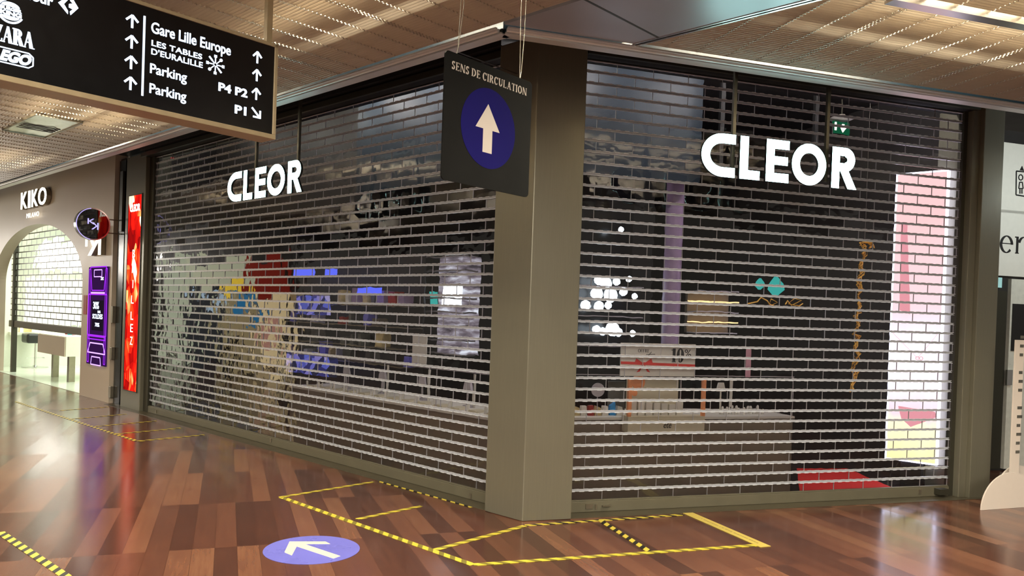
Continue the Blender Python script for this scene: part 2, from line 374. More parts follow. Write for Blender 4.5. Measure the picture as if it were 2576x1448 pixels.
def tex_led(t, e):
    tc = t.n('ShaderNodeTexCoord'); mp = t.n('ShaderNodeMapping'); mp.inputs['Scale'].default_value = (3.4, 1, 1.9); t.l(tc.outputs['Object'], mp.inputs[0])
    vo = t.n('ShaderNodeTexVoronoi'); vo.distance = 'MANHATTAN'; vo.inputs['Scale'].default_value = 1.2; t.l(mp.outputs[0], vo.inputs['Vector'])
    v2 = t.n('ShaderNodeTexVoronoi'); v2.distance = 'EUCLIDEAN'; v2.inputs['Scale'].default_value = 2.3; t.l(mp.outputs[0], v2.inputs['Vector'])
    sp = t.n('ShaderNodeSeparateColor'); t.l(vo.outputs['Color'], sp.inputs[0]); s2 = t.n('ShaderNodeSeparateColor'); t.l(v2.outputs['Color'], s2.inputs[0])
    v = t.math('MULTIPLY_ADD', sp.outputs[0], .62, t.math('MULTIPLY', s2.outputs[1], .38))
    v = t.math('SUBTRACT', v, t.math('MULTIPLY', v2.outputs['Distance'], .18))
    t.l(t.ramp(v, [(0, lin((90, 8, 10))), (.2, lin((170, 14, 12))), (.42, lin((232, 30, 18))), (.56, lin((250, 84, 34))), (.68, lin((255, 190, 110))), (.82, lin((255, 250, 225)))]), e.inputs[0])
MT['ledred'] = emit('led_red_facets', (255, 60, 30), 1.5, tex_led)
def tex_pink(t, e):
    tc = t.n('ShaderNodeTexCoord'); sp = t.n('ShaderNodeSeparateXYZ'); t.l(tc.outputs['Object'], sp.inputs[0])
    no = t.n('ShaderNodeTexNoise'); no.inputs['Scale'].default_value = 2.2; mp = t.n('ShaderNodeMapping'); mp.inputs['Scale'].default_value = (2.2, 1, .7)
    t.l(tc.outputs['Object'], mp.inputs[0]); t.l(mp.outputs[0], no.inputs['Vector'])
    z = t.math('ADD', sp.outputs[2], t.math('MULTIPLY_ADD', no.outputs[0], .3, -.15))
    z = t.math('DIVIDE', z, 2.3)
    t.l(t.ramp(z, [(0, lin((250, 240, 170))), (.16, lin((255, 252, 205))), (.2, lin((250, 215, 225))), (.3, lin((255, 240, 250))), (.5, lin((252, 240, 252))), (.62, lin((250, 212, 218))), (.95, lin((248, 196, 196)))]), e.inputs[0])
MT['pink'] = emit('lightbox_pink_print', (250, 210, 215), 1.4, tex_pink)
MT['pinkskin'] = emit('lightbox_rose_print', (240, 160, 170), 1.1)
MT['kwhiteg'] = MT['kwhite']
MT['pinkwhite'] = emit('lightbox_white_print', (255, 248, 252), 1.5)
def tex_refl(t, e):
    tc = t.n('ShaderNodeTexCoord'); vo = t.n('ShaderNodeTexVoronoi'); vo.inputs['Scale'].default_value = 9; t.l(tc.outputs['Object'], vo.inputs['Vector'])
    sp = t.n('ShaderNodeSeparateColor'); t.l(vo.outputs['Color'], sp.inputs[0])
    t.l(t.ramp(sp.outputs[0], [(0, lin((40, 44, 60))), (.3, lin((60, 60, 130))), (.5, lin((110, 120, 230))), (.75, lin((150, 140, 225))), (1, lin((200, 190, 240)))]), e.inputs[0])
def tex_case(t, e):
    tc = t.n('ShaderNodeTexCoord'); mp = t.n('ShaderNodeMapping'); mp.inputs['Scale'].default_value = (3, 1, 14); t.l(tc.outputs['Object'], mp.inputs[0])
    no = t.n('ShaderNodeTexNoise'); no.inputs['Scale'].default_value = 1.3; no.inputs['Detail'].default_value = 4; t.l(mp.outputs[0], no.inputs['Vector'])
    t.l(t.ramp(no.outputs[0], [(.3, lin((60, 54, 60))), (.45, lin((120, 110, 118))), (.58, lin((176, 172, 182))), (.7, lin((235, 240, 250)))]), e.inputs[0])
MT['bluescreen'] = emit('screen_blue_pictures', (120, 120, 230), .6, tex_refl)

# ------------------------------------------------------------------ the setting
ZC = 3.22
g = MB(); g.slab([(-22, 4), (12, 4), (12, -16), (-22, -16)], -.08, -.001)
solo('floor', g, MT['floor'], W0, (0, 0, 0), kind='structure')
# dark tile threshold in front of the shutters
g = MB(); g.slab([(-7.95, .17), (-.02, .17), (0.0, -.06), (-7.95, -.06)], -.02, .003)
for i in range(14): g.box(-7.8+i*.55, -7.795+i*.55, -.05, .165, .003, .0035)
solo('trim_1', g, MT['tile'], FL, (0, 0, 0), kind='structure')
g = MB(); g.slab([(0.02, .17), (4.3, .17), (4.3, -.06), (.0, -.06)], -.02, .0032)
solo('trim_2', g, MT['tile'], FR, (0, 0, 0), kind='structure')
# shop shell behind the shutters
g = MB()
g.slab([(0, 0), (-4.3, 3.99-.2), (-4.3, 3.99+3.2)], 0, .01) if False else None
def wpoly(pts): return [(p.x, -p.y) for p in pts]
cA = FL.w(-7.9, -.02, 0); cB = FL.w(0, -.02, 0); cC = FR.w(4.2, -.02, 0); cD = FR.w(4.2, -6.5, 0); cE = FL.w(-7.9, -4.5, 0)
g = MB(); g.slab(wpoly([cA, cB, cC, cD, cE]), -.02, .002)
solo('floor', g, MT['shopfloor'], W0, (0, 0, 0), kind='structure')
g = MB(); g.slab(wpoly([cA, cB, cC, cD, cE]), 3.82, 3.9)
solo('ceiling', g, MT['shopwall'], W0, (0, 0, 3.8), kind='structure')
g = MB(); g.box(4.2, 4.3, -6.5, -.02, 0, 3.82); solo('wall_right', g, MT['shopwall'], FR, (4.2, -.02, 0), kind='structure')
g = MB(); g.box(-7.50, -7.44, -4.6, -.22, 0, 3.81); solo('wall_left', g, MT['shopwall'], FL, (-7.44, -.3, 0), kind='structure')
dv = (cE-cD); th = math.atan2(-dv.y, -dv.x); FB = Frame(cE.x, cE.y, th)
g = MB(); g.box(0, dv.length, -.1, 0, 0, 3.82); solo('wall_back', g, MT['shopwall'], FB, (0, 0, 0), kind='structure')

# corner pillar
g = MB()
def cross(a, b):   # point with offset a from left plane, b from right plane
    # solve in world
    A = FL.w(0, a, 0); B = FR.w(0, b, 0)
    d1, d2 = FL.D, FR.D; det = d1.x*(-d2.y)+d2.x*d1.y
    rx, ry = B.x-A.x, B.y-A.y
    t = (rx*(-d2.y)+d2.x*ry)/det
    return A+d1*t
pc = cross(.18, .18)
def pillar(name, zt):
    pts = [FL.w(-.275, .18, 0), pc, FR.w(.272, .18, 0), FR.w(.272, -.25, 0), FL.w(-.275, -.25, 0)]
    g = MB(); g.slab(wpoly(pts), 0, zt)
    return g
solo('pillar', pillar('p', 3.46), MT['pillar'], W0, (pc.x, -pc.y, 0), 'olive grey metal corner pillar between the two shutters', 'pillar', bevel=.006)
# column left of the left shutter, black recess
g = MB(); g.box(-7.60, -6.94, -.2, .08, 0, 3.46)
solo('pillar', g, MT['pillar'], FL, (-7.3, .08, 0), 'narrow metal pillar carrying the tall red screen', 'pillar', bevel=.005)
g = MB(); g.box(-6.94, -6.85, -.25, .03, 0, 3.46); g.box(-7.66, -7.60, -.2, .05, 0, 3.46)
solo('trim_3', g, MT['pillar2'], FL, (-6.9, 0, 0), kind='structure')
# folded metal shutter leaf with hinges in the black gap
t = thing('door_panel', 'narrow black folded door panel beside the beige shop wall', 'door', FL, (-7.9, .05, 0))
g = MB(); g.box(-8.03, -7.66, -.2, .0, 0, 3.5); g.box(-7.97, -7.74, .0, .04, 0, 3.46); part(t, 'panel', g, MT['blackgloss'])
g = MB(); g.box(-7.86, -7.76, .04, .07, 2.45, 3.3); part(t, 'channel', g, MT['pillar2'])
for y0, y1 in ((770, 812), (875, 905), (975, 1003)):
    s0, z0 = FL.hit(283, y1, .1); s1, z1 = FL.hit(289, y0, .1)
    g = MB(); g.box(-8.02, -7.95, .04, .09, z0, z1); part(t, 'hinge', g, MT['steel'], bevel=.004)
# far right pillar
g = MB(); g.box(3.97, 4.05, -.3, .09, 0, 3.46); g.box(4.05, 4.28, -.3, .13, 0, 3.46)
solo('pillar', g, MT['pillar'], FR, (4.1, .13, 0), 'metal pillar right of the right shutter next to the white signs', 'pillar', bevel=.005)

# header above shutters, recess behind the canopy
def header(fr, s0, s1, nm):
    g = MB(); g.box(s0, s1, -.1, .1, 3.4, 3.86); g.box(s0, s1, .1, .17, 3.47, 3.62)
    solo(nm, g, MT['black'], fr, (s0, 0, 3.4), kind='structure')
header(FL, -6.93, -.28, 'trim_4'); header(FR, .272, 4.0, 'trim_5')
g = MB(); g.box(-7.0, -.3, .1, .13, 3.40, 3.45); solo('trim_6', g, MT['pillar2'], FL, (-7, .1, 3.4), kind='structure')
g = MB(); g.box(.3, 4.0, .1, .13, 3.40, 3.45); solo('trim_7', g, MT['pillar2'], FR, (.3, .1, 3.4), kind='structure')
nL, nR = .88, .82
a, b = cross(nL, nR), cross(-.1, -.1)
pts = [FL.w(-16, -.1, 0), b, FR.w(9, -.1, 0), FR.w(9, nR, 0), a, FL.w(-16, nL, 0)]
g = MB(); g.slab(wpoly(pts), 3.56, 3.62); solo('ceiling', g, MT['navy'], W0, (a.x, -a.y, 3.56), kind='structure')
def canopy_trim(fr, s0, s1, n, sgn, nm):
    g = MB(); g.box(s0, s1, n-.02, n+.012, 3.19, 3.56)      # fascia
    solo(nm, g, MT['navy'], fr, (s0, n, 3.2), kind='structure')
    g = MB(); g.tube([(s0, n+.052, 3.196), (s1, n+.052, 3.196)], .011, 14); g.box(s0, s1, n-.05, n+.03, 3.184, 3.194); g.box(s0, s1, n+.062, n+.08, 3.2, 3.21)
    o = solo(nm+'0', g, MT['alu2'], fr, (s0, n, 3.2), kind='structure', smooth=True)
cL = FL.sn(cross(nL, nR)); cR = FR.sn(cross(nL, nR))
canopy_trim(FL, -18, cL[0], nL, 1, 'trim_8'); canopy_trim(FR, cR[0], 10, nR, 1, 'trim_9')

# ------------------------------------------------------------------ slatted ceilings
def half_clip(poly, nx, ny, c):   # keep nx*x+ny*y<=c
    out = []
    for i in range(len(poly)):
        p, q = poly[i], poly[(i+1) % len(poly)]
        dp, dq = nx*p[0]+ny*p[1]-c, nx*q[0]+ny*q[1]-c
        if dp <= 0: out.append(p)
        if (dp < 0) != (dq < 0): k = dp/(dp-dq); out.append((p[0]+(q[0]-p[0])*k, p[1]+(q[1]-p[1])*k))
    return out
def seg_clip(poly, n=None, s=None):      # interval of a line n=const (or s=const) in a convex polygon of (s, n)
    xs = []
    for i in range(len(poly)):
        p, q = poly[i], poly[(i+1) % len(poly)]
        a, b, v = (p[1], q[1], n) if n is not None else (p[0], q[0], s)
        if (a <= v) != (b <= v):
            k = (v-a)/(b-a); xs.append((p[0]+(q[0]-p[0])*k) if n is not None else (p[1]+(q[1]-p[1])*k))
    return (min(xs), max(xs)) if len(xs) >= 2 else None
def slat_ceiling(fr, poly, seam0, vis, z=ZC, tooth=True):
    n0 = min(p[1] for p in poly); n1 = max(p[1] for p in poly); s0 = min(p[0] for p in poly); s1 = max(p[0] for p in poly)
    g = MB(); P = .028; k = 0; n = n0+.012; rows = []
    while n < n1:
        iv = seg_clip(poly, n=n)
        if iv and iv[1]-iv[0] > .02:
            a, b = iv
            vs = [(a, n, z), (b, n, z), (b, n+.011, z+.016), (a, n+.011, z+.016), (a, n+.003, z+.036), (b, n+.003, z+.036)]
            vs2 = [(v[0], v[1]+.0015, v[2]+.0006) for v in vs]
            g.add(vs+vs2, [(0, 1, 2, 3), (3, 2, 5, 4), (6, 9, 8, 7), (9, 10, 11, 8), (0, 6, 7, 1)]); rows.append((n, a, b))
        n += P
    o = solo('ceiling', g, MT['slatceil'], fr, (s0, n0, z), kind='structure')
    # bearers, with the small notches where the blades clip in
    g = MB(); i = int((s0-seam0)/.225)-1
    while seam0+i*.225 < s1:
        s = seam0+i*.225; iv = seg_clip(poly, s=s)
        if iv:
            dbl = (i % 5 == 0)
            for ds in ((-.012, .012) if dbl else (0,)):
                g.box(s+ds-.0018, s+ds+.0018, iv[0], iv[1], z+.004, z+.03)
            if tooth and vis[0] < s < vis[1]:
                for (n, a, b) in rows:
                    if a < s < b and n < vis[2]:
                        for ds in ((-.012, .012) if dbl else (0,)):
                            g.add([(s+ds-.009, n+.002, z-.001), (s+ds+.009, n+.002, z-.001), (s+ds, n+.011, z-.001), (s+ds, n+.006, z+.006)], [(0, 1, 2), (0, 1, 3), (1, 2, 3), (2, 0, 3)])
        i += 1
    part(o, 'bearer', g, MT['slatceil'])
    return o
polyL = [(-23, .96), (3.4, .96), (3.4, 4.6), (-4, 4.6), (-8.5, 8.5), (-23, 8.5)]
sL = FL.sn(ground(1104, 106, ZC))[0]
slat_ceiling(FL, polyL, sL, (-9, 1.5, 3.4))
# right mesh: in the FR frame, region n_R>.9 and n_L<.18
NLv = FL.N; # n_L(p) = -(p-K).NL ; with p-K = DR*s - NR*n
ca, cb = -FR.D.dot(NLv), FR.N.dot(NLv)
polyR = half_clip([(-4, .905), (9, .905), (9, 6), (-4, 6)], ca, cb, .17)
sR = FR.sn(ground(1977, 163, ZC))[0]
slat_ceiling(FR, polyR, sR, (0, 5.5, 3.2))
# plain metal panel band between the two slatted ceilings: .18 < n_L < .94, n_R > .9
band = half_clip(half_clip([(-4, .905), (9, .905), (9, 6), (-4, 6)], ca, cb, .945), -ca, -cb, -.195)
g = MB(); g.slab(band, ZC-.004, ZC+.03); o = solo('ceiling', g, MT['panelceil'], FR, (0, .9, ZC), kind='structure')
g0, g1 = ground(1472, 0, ZC), ground(1650, 87, ZC)
a0, a1 = FL.sn(g0), FL.sn(g1); sg = (a0[0]+a1[0])/2
g = MB()
for k in (-1.2, 0, 1.2): g.box(sg+k-.008, sg+k+.008, .19, .95, ZC-.0055, ZC-.003)
solo('trim_10', g, MT['pillar2'], FL, (sg, .5, ZC), kind='structure')
g = MB(); g.box(-.4, 5.5, .165, .185, ZC-.012, ZC+.02); g.box(-.4, 5.5, .19, .205, ZC-.008, ZC+.02)
gg = MB()
for (s0, s1, n0, n1, z0, z1) in ((cL[0]+.35, 6.0, .168, .182, ZC-.012, ZC+.02), (cL[0]+.35, 6, .190, .204, ZC-.008, ZC+.02)): gg.box(.74, s1, n0, n1, z0, z1)
solo('trim_11', gg, MT['alu'], FL, (.7, .18, ZC), kind='structure')
# beam crossing the right slatted ceiling
bs = FR.sn(ground(2265, 0, ZC))[1]
g = MB(); g.box(1.2, 9, bs-.02, bs+.05, ZC-.03, ZC+.02); solo('trim_12', g, MT['alu'], FR, (1, bs, ZC), kind='structure')
# slab above the plenum
g = MB(); g.slab([(-22, .5), (14, .5), (14, -18), (-22, -18)], 4.3, 4.4); solo('ceiling', g, MT['shopwall'], W0, (0, 0, 4.3), kind='structure')

# recessed spotlight plate
c4 = [FL.sn(ground(x, y, ZC-.006)) for x, y in ((105, 284), (196, 309), (112, 346), (8, 322))]
def rect_sn(c):
    ss = sorted(p[0] for p in c); ns = sorted(p[1] for p in c); return (ss[0]+ss[1])/2, (ss[2]+ss[3])/2, (ns[0]+ns[1])/2, (ns[2]+ns[3])/2
s0, s1, n0, n1 = rect_sn(c4)
t = thing('ceiling_grille', 'crumpled foil-like ceiling plate with four dark slots in the slatted ceiling', 'ceiling grille', FL, (s0, n0, ZC-.012))
g = MB(); nn = 8
for i in range(nn):
    for j in range(nn):
        pass
vs = []; fs = []
for i in range(nn+1):
    for j in range(nn+1):
        vs.append((s0+(s1-s0)*i/nn, n0+(n1-n0)*j/nn, ZC-.010+(random.uniform(-.006, .006) if 0 < i < nn and 0 < j < nn else 0)))
for i in range(nn):
    for j in range(nn): fs.append((i*(nn+1)+j, (i+1)*(nn+1)+j, (i+1)*(nn+1)+j+1, i*(nn+1)+j+1))
g.add(vs, fs); g.add([(s0, n0, ZC+.02), (s1, n0, ZC+.02), (s1, n1, ZC+.02), (s0, n1, ZC+.02)], [(0, 1, 2, 3)]); part(t, 'plate', g, MT['foil'], smooth=True)
for i in range(4):
    k = .30+.07*i; a = s0+(s1-s0)*k
    g = MB(); g.box(a, a+.03, n0+.03, n1-.03, ZC-.019, ZC-.016); part(t, 'slot', g, MT['black'])
g = MB(); g.box(s0-.012, s0, n0-.012, n1+.012, ZC-.02, ZC+.01); g.box(s1, s1+.012, n0-.012, n1+.012, ZC-.02, ZC+.01); g.box(s0, s1, n0-.012, n0, ZC-.02, ZC+.01); g.box(s0, s1, n1, n1+.012, ZC-.02, ZC+.01)
part(t, 'frame', g, MT['steel'])

# ------------------------------------------------------------------ roller shutters
BL, BP = .3037, .085; ZT = 3.3958
def shutter(fr, s0, s1, ph, n, label, smat='slat', z_of=lambda r: ZT-BP*r, r0=0, r1=39, knuckle=True, endgap=.0, rail_h=.081, rail_z=0.004, railmat='rail'):
    t = thing('roller_shutter', label, 'roller shutter', fr, (s0, n, 0))
    for r in range(r0, r1):
        z = z_of(r); g = MB()
        g.box(s0, s1, n-.006, n+.008, z+.0042, z+.0086); g.box(s0, s1, n-.006, n+.008, z-.0078, z-.0036); g.box(s0, s1, n-.007, n-.003, z-.004, z+.005)
        if knuckle:
            p = BL/4; k = math.floor((s0-ph)/p)
            while ph+k*p < s1-.04:
                a = ph+k*p+(r % 2)*p/2
                if a > s0+.01 and a+.04 < s1:
                    g.box(a, a+p*.5, n-.002, n+.013, z+.0085, z+.011)
                    g.box(a+p*.5, a+p, n-.002, n+.013, z-.010, z-.0075)
                k += 1
        part(t, 'slat', g, MT[smat])
    for r in range(r0, r1):
        g = MB(); g2 = MB()
        zt, zb = z_of(r)-.0075, z_of(r+1)+.0085
        k = math.floor((s0-ph)/BL)-1
        while ph+k*BL < s1+BL:
            a = ph+k*BL+(0 if r % 2 else BL/2); b = a+BL
            a2, b2 = max(a+.0005, s0), min(b-.0005, s1)
            if b2-a2 > .01:
                ty, tz = random.uniform(-.0012, .0012), random.uniform(-.0008, .0008)
                g.add([(a2, n-ty-tz, zb), (b2, n+ty-tz, zb), (b2, n+ty+tz, zt), (a2, n-ty+tz, zt)], [(0, 1, 2, 3)])
            if s0+.01 < a < s1-.01:
                g2.box(a-.0013, a+.0013, n-.003, n+.005, zb-.001, zt+.001)
            k += 1
        nf = len(g.f); g.add(g2.v, g2.f); o = part(t, 'clear_panel', g, MT['pane']); o.data.materials.append(MT['slatdark'])
        for pf in o.data.polygons:
            if pf.index >= nf: pf.material_index = 1
            elif pf.normal.y > 0: pf.flip()
        o.data.update()
    g = MB(); g.box(s0, s1, n-.02, n+.025, rail_z, rail_z+rail_h); g.box(s0, s1, n-.012, n+.017, rail_z+rail_h, rail_z+rail_h+.008)
    part(t, 'bottom_rail', g, MT[railmat], bevel=.003)
    return t
pa = -5.8645; 
tL = shutter(FL, -6.83, -.272, pa, 0, 'wide clear-panelled roller shutter closed left of the corner pillar', )
pb = .4381
tR = shutter(FR, .268, 3.96, pb, 0, 'clear-panelled roller shutter closed right of the corner pillar, over the pink light box')
def guide(t, a, b, fr):
    g = MB(); g.box(a, b, -.03, .03, 0, 3.42); part(t, 'guide_rail', g, MT['pillar2'])
guide(tL, -6.85, -6.80, FL); guide(tR, 3.93, 3.97, FR)
for x, y in ((1183, 1247), (392, 1035), (681, 1107)):
    s, z = FL.hit(x, y, .03); g = MB(); g.box(s-.012, s+.012, .025, .034, z-.02, z+.02); part(tL, 'lock', g, MT['steel'])
for x, y, w in ((1482, 1273, .028), (1499, 1274, .006), (2314, 1236, .01)):
    s, z = FR.hit(x, y, .03); g = MB(); g.box(s-w, s+w, .025, .035, z-.018, z+.018); part(tR, 'lock', g, MT['steel'])
s, z = FR.hit(1525, 1272, .03); g = MB(); g.box(s-.035, s+.03, .025, .05, z, z+.008); part(tR, 'pull_handle', g, MT['steel'])
s, z = FR.hit(2362, 1235, .03); g = MB(); g.box(s-.05, s+.05, .02, .09, z-.02, z+.03); part(tR, 'end_bracket', g, MT['pillar2'])

# ------------------------------------------------------------------ illuminated letters hung under the canopy
# letter outlines drawn as strokes; (0..1) box, w = stroke width
def letter(mb, ch, s0, s1, z0, z1, w, n0, n1):
    X = lambda u: s0+u*(s1-s0); Z = lambda v: z0+v*(z1-z0)
    def oval(a0, a1, close=False):
        cs, cz = (s0+s1)/2, (z0+z1)/2; rx, rz = (s1-s0)/2-w/2, (z1-z0)/2-w/2; seg = 36
        for i in range(seg):
            p, q = a0+(a1-a0)*i/seg, a0+(a1-a0)*(i+1)/seg
            mb.prism([(cs+(rx-w/2)*math.cos(p), cz+(rz-w/2)*math.sin(p)), (cs+(rx+w/2)*math.cos(p), cz+(rz+w/2)*math.sin(p)),
                      (cs+(rx+w/2)*math.cos(q), cz+(rz+w/2)*math.sin(q)), (cs+(rx-w/2)*math.cos(q), cz+(rz-w/2)*math.sin(q))], n0, n1)
    h = w/2
    if ch == 'O': oval(0, 2*PI)
    if ch == 'C':
        full = (s0, s1); cs = s0+(s1-s0)*.62
        # left bowl then straight arms
        rx, rz = (cs-s0)-h, (z1-z0)/2-h; cz = (z0+z1)/2; seg = 28
        for i in range(seg):
            p, q = PI/2+PI*i/seg, PI/2+PI*(i+1)/seg
            mb.prism([(cs+(rx-h)*math.cos(p), cz+(rz-h)*math.sin(p)), (cs+(rx+h)*math.cos(p), cz+(rz+h)*math.sin(p)),
                      (cs+(rx+h)*math.cos(q), cz+(rz+h)*math.sin(q)), (cs+(rx-h)*math.cos(q), cz+(rz-h)*math.sin(q))], n0, n1)
        mb.box(cs, s1, n0, n1, z1-w, z1); mb.box(cs, s1, n0, n1, z0, z0+w)
    if ch in 'LER': mb.box(s0, s0+w, n0, n1, z0, z1)
    if ch in 'LE': mb.box(s0, s1, n0, n1, z0, z0+w*.95)
    if ch == 'E': mb.box(s0, s1, n0, n1, z1-w*.95, z1); mb.box(s0, s1-.01, n0, n1, (z0+z1)/2-w*.4, (z0+z1)/2+w*.5)
    if ch == 'R':
        zm = z0+(z1-z0)*.42; cz = (zm+z1)/2; R = (z1-zm)/2; cs = s1-.02-R
        for i in range(20):
            p, q = -PI/2+PI*i/20, -PI/2+PI*(i+1)/20
            mb.prism([(cs+(R-w)*math.cos(p), cz+(R-w)*math.sin(p)), (cs+R*math.cos(p), cz+R*math.sin(p)), (cs+R*math.cos(q), cz+R*math.sin(q)), (cs+(R-w)*math.cos(q), cz+(R-w)*math.sin(q))], n0, n1)
        mb.box(s0, cs, n0, n1, z1-w*.9, z1); mb.box(s0, cs, n0, n1, zm, zm+w*.9)
        mb.prism([(cs-w*.75, zm+w*.3), (cs+w*.35, zm+w*.3), (s1, z0), (s1-w*1.15, z0)], n0, n1)
def hung_sign(fr, s0, s1, z0, z1, n, rods, label):
    t = thing('illuminated_sign', label, 'sign', fr, (s0, n, z0)); W = s1-s0
    ch = [('C', 0, .205), ('L', .235, .36), ('E', .40, .545), ('O', .565, .79), ('R', .83, 1.0)]
    for c, a, b in ch:
        g = MB(); letter(g, c, s0+a*W, s0+b*W, z0, z1, (z1-z0)*.222, n+.04, n+.0412); part(t, 'letter', g, MT['cleor'])
        g = MB(); letter(g, c, s0+a*W, s0+b*W, z0, z1, (z1-z0)*.222, n+.018, n+.04); part(t, 'letter_casing', g, MT['black'])
    for r in rods:
        g = MB(); g.box(r-.012, r+.012, n-.035, n-.012, z0+.05, 3.4 if n < .7 else 3.57); part(t, 'hanging_rod', g, MT['pillar2'])
NS = .69
aL = [FL.hit(x, y, NS) for x, y in ((583, 470), (770, 440))]
aR = [FR.hit(x, y, NS) for x, y in ((1757, 390), (2146, 420))]
hung_sign(FL, aL[0][0], aL[1][0], 2.45, 2.725, NS, [FL.hit(747, 330, NS)[0], FL.hit(640, 380, NS)[0]], 'glowing white hanging letters before the left shutter, partly above the wavy bright panels')
hung_sign(FR, aR[0][0], aR[1][0], 2.47, 2.765, NS, [FR.hit(1853, 250, NS)[0], FR.hit(2088, 280, NS)[0]], 'large glowing white hanging letters before the right shutter, left of the pink light box')

# ------------------------------------------------------------------ direction sign
TS = math.radians(49)
q = ray(690, 345); q = q/q.y*3.73; FW = Frame(q.x, q.y, TS)
t = thing('direction_sign', 'long black hanging direction sign with white arrows, place names and logos', 'sign', FW, (0, 0, 2.27))
g = MB(); g.box(-1.62, -.013, -.07, 0, 2.288, 2.70); part(t, 'face', g, MT['blackgloss'])
g = MB(); g.box(-1.64, .004, -.12, .006, 2.266, 2.288); g.box(-.013, .004, -.12, .006, 2.288, 2.715); g.box(-1.64, .004, -.12, .006, 2.70, 2.715); g.box(-1.64, -.013, -.12, -.07, 2.288, 2.7)
part(t, 'frame', g, MT['beigeframe'], bevel=.002)
for a_ in (-.028, -1.5): g = MB(); g.box(a_, a_+.028, -.075, -.045, 2.7, 3.24); part(t, 'hanging_rod', g, MT['beigeframe'])
e0, e1 = .0, .003
def arrow_up(cs, cz, h, w, lw):
    g = MB(); g.stroke([(cs, cz-h/2), (cs, cz+h/2-.004)], lw, e0, e1); g.stroke([(cs-w/2, cz+h*.05), (cs, cz+h/2)], lw, e0, e1); g.stroke([(cs, cz+h/2), (cs+w/2, cz+h*.05)], lw, e0, e1); return g
for cz in (2.621, 2.537, 2.453, 2.367): part(t, 'arrow', arrow_up(-.672, cz, .052, .048, .0085), MT['lwhite'])
for cz in (2.628, 2.545, 2.458): part(t, 'arrow', arrow_up(-.102, cz, .053, .043, .008), MT['lwhite'])
g = MB(); g.stroke([(-.122, 2.392), (-.08, 2.352)], .008, e0, e1); g.stroke([(-.079, 2.385), (-.079, 2.349)], .008, e0, e1); g.stroke([(-.115, 2.352), (-.076, 2.352)], .008, e0, e1); part(t, 'arrow', g, MT['lwhite'], 'diagonal arrow pointing down right')
g = MB(); g.box(-.627, -.619, e0, e1, 2.329, 2.659); part(t, 'divider_line', g, MT['lwhite'])
def wt(s, *a, **k): g = MB(); text(g, s, *a, e0, e1, **k); part(t, 'lettering', g, MT['lwhite'])
wt('Gare Lille Europe', -.594, 2.585, -.236, 2.646, bold=.012)
wt('LES TABLES', -.591, 2.546, -.37, 2.57, bold=.012, space=1.05)
wt("D'EURALILLE", -.591, 2.51, -.366, 2.536, bold=.012, space=1.05)
wt('Parking', -.594, 2.418, -.436, 2.472, bold=.012); wt('Parking', -.594, 2.335, -.436, 2.389, bold=.012)
wt('P4 P2', -.289, 2.43, -.147, 2.468, bold=.03); wt('P1', -.207, 2.347, -.15, 2.386, bold=.03)
g = MB()
for k in range(8):
    a = k*PI/4; c, s = math.cos(a), math.sin(a); cx_, cz_ = -.307, 2.541
    g.stroke([(cx_+c*.006, cz_+s*.006), (cx_+c*.036, cz_+s*.036)], .004, e0, e1)
    if k % 2 == 0:
        for d in (-.005, 0, .005): g.stroke([(cx_+c*.033-s*d, cz_+s*.033+c*d), (cx_+c*.043-s*d, cz_+s*.043+c*d)], .0022, e0, e1)
        g.stroke([(cx_+c*.033-s*.006, cz_+s*.033+c*.006), (cx_+c*.033+s*.006, cz_+s*.033-c*.006)], .003, e0, e1)
    elif k in (1, 5): g.disc(cx_+c*.037, cz_+s*.037, .007, e0, e1, 16)
    else: g.stroke([(cx_+c*.02, cz_+s*.02), (cx_+c*.042, cz_+s*.042)], .007, e0, e1)
part(t, 'logo', g, MT['lwhite'], 'star of forks, knives and spoons')
# burger logo: arc, two bun halves, two words
g = MB(); g.ring(-1.109, 2.526, .038, .045, e0, e1, 40, PI*.62, PI*1.86); 
g.prism([(-1.109+.03*math.cos(a), 2.543+.016*math.sin(a)) for a in [PI*i/12 for i in range(13)]], e0, e1)
g.prism([(-1.109+.03*math.cos(a), 2.508-.014*math.sin(a)) for a in [PI*i/12 for i in range(13)]], e0, e1)
part(t, 'logo', g, MT['lwhite'], 'round bun logo')
wt('BURGER', -1.142, 2.528, -1.072, 2.541, bold=.05); wt('KING', -1.142, 2.510, -1.072, 2.526, bold=.05)
g = MB(); serif(g, 'ZARA', -1.165, 2.408, -1.028, 2.468, e0, e1, gap=-.06, tk=.2, th=.06); part(t, 'lettering', g, MT['lwhite'])
g = MB()   # rounded block outline behind the next word
g.stroke([(-1.16, 2.34), (-1.16, 2.388), (-1.045, 2.388), (-1.03, 2.376), (-1.03, 2.345), (-1.045, 2.334), (-1.16, 2.334)], .004, e0, e1); part(t, 'logo', g, MT['lwhite'])
wt('LEGO', -1.158, 2.340, -1.036, 2.382, bold=.055, shear=.012)
wt('Carrefour', -1.17, 2.588, -.968, 2.625, bold=.025)
g = MB(); g.prism([(-.95, 2.61), (-.915, 2.645), (-.915, 2.632), (-.93, 2.61), (-.915, 2.588), (-.915, 2.576)], e0, e1)
g.prism([(-.878, 2.61), (-.905, 2.648), (-.908, 2.63), (-.898, 2.622), (-.912, 2.616), (-.912, 2.603), (-.898, 2.6), (-.908, 2.588), (-.905, 2.575)], e0, e1); part(t, 'logo', g, MT['lwhite'], 'diamond shaped arrow logo')

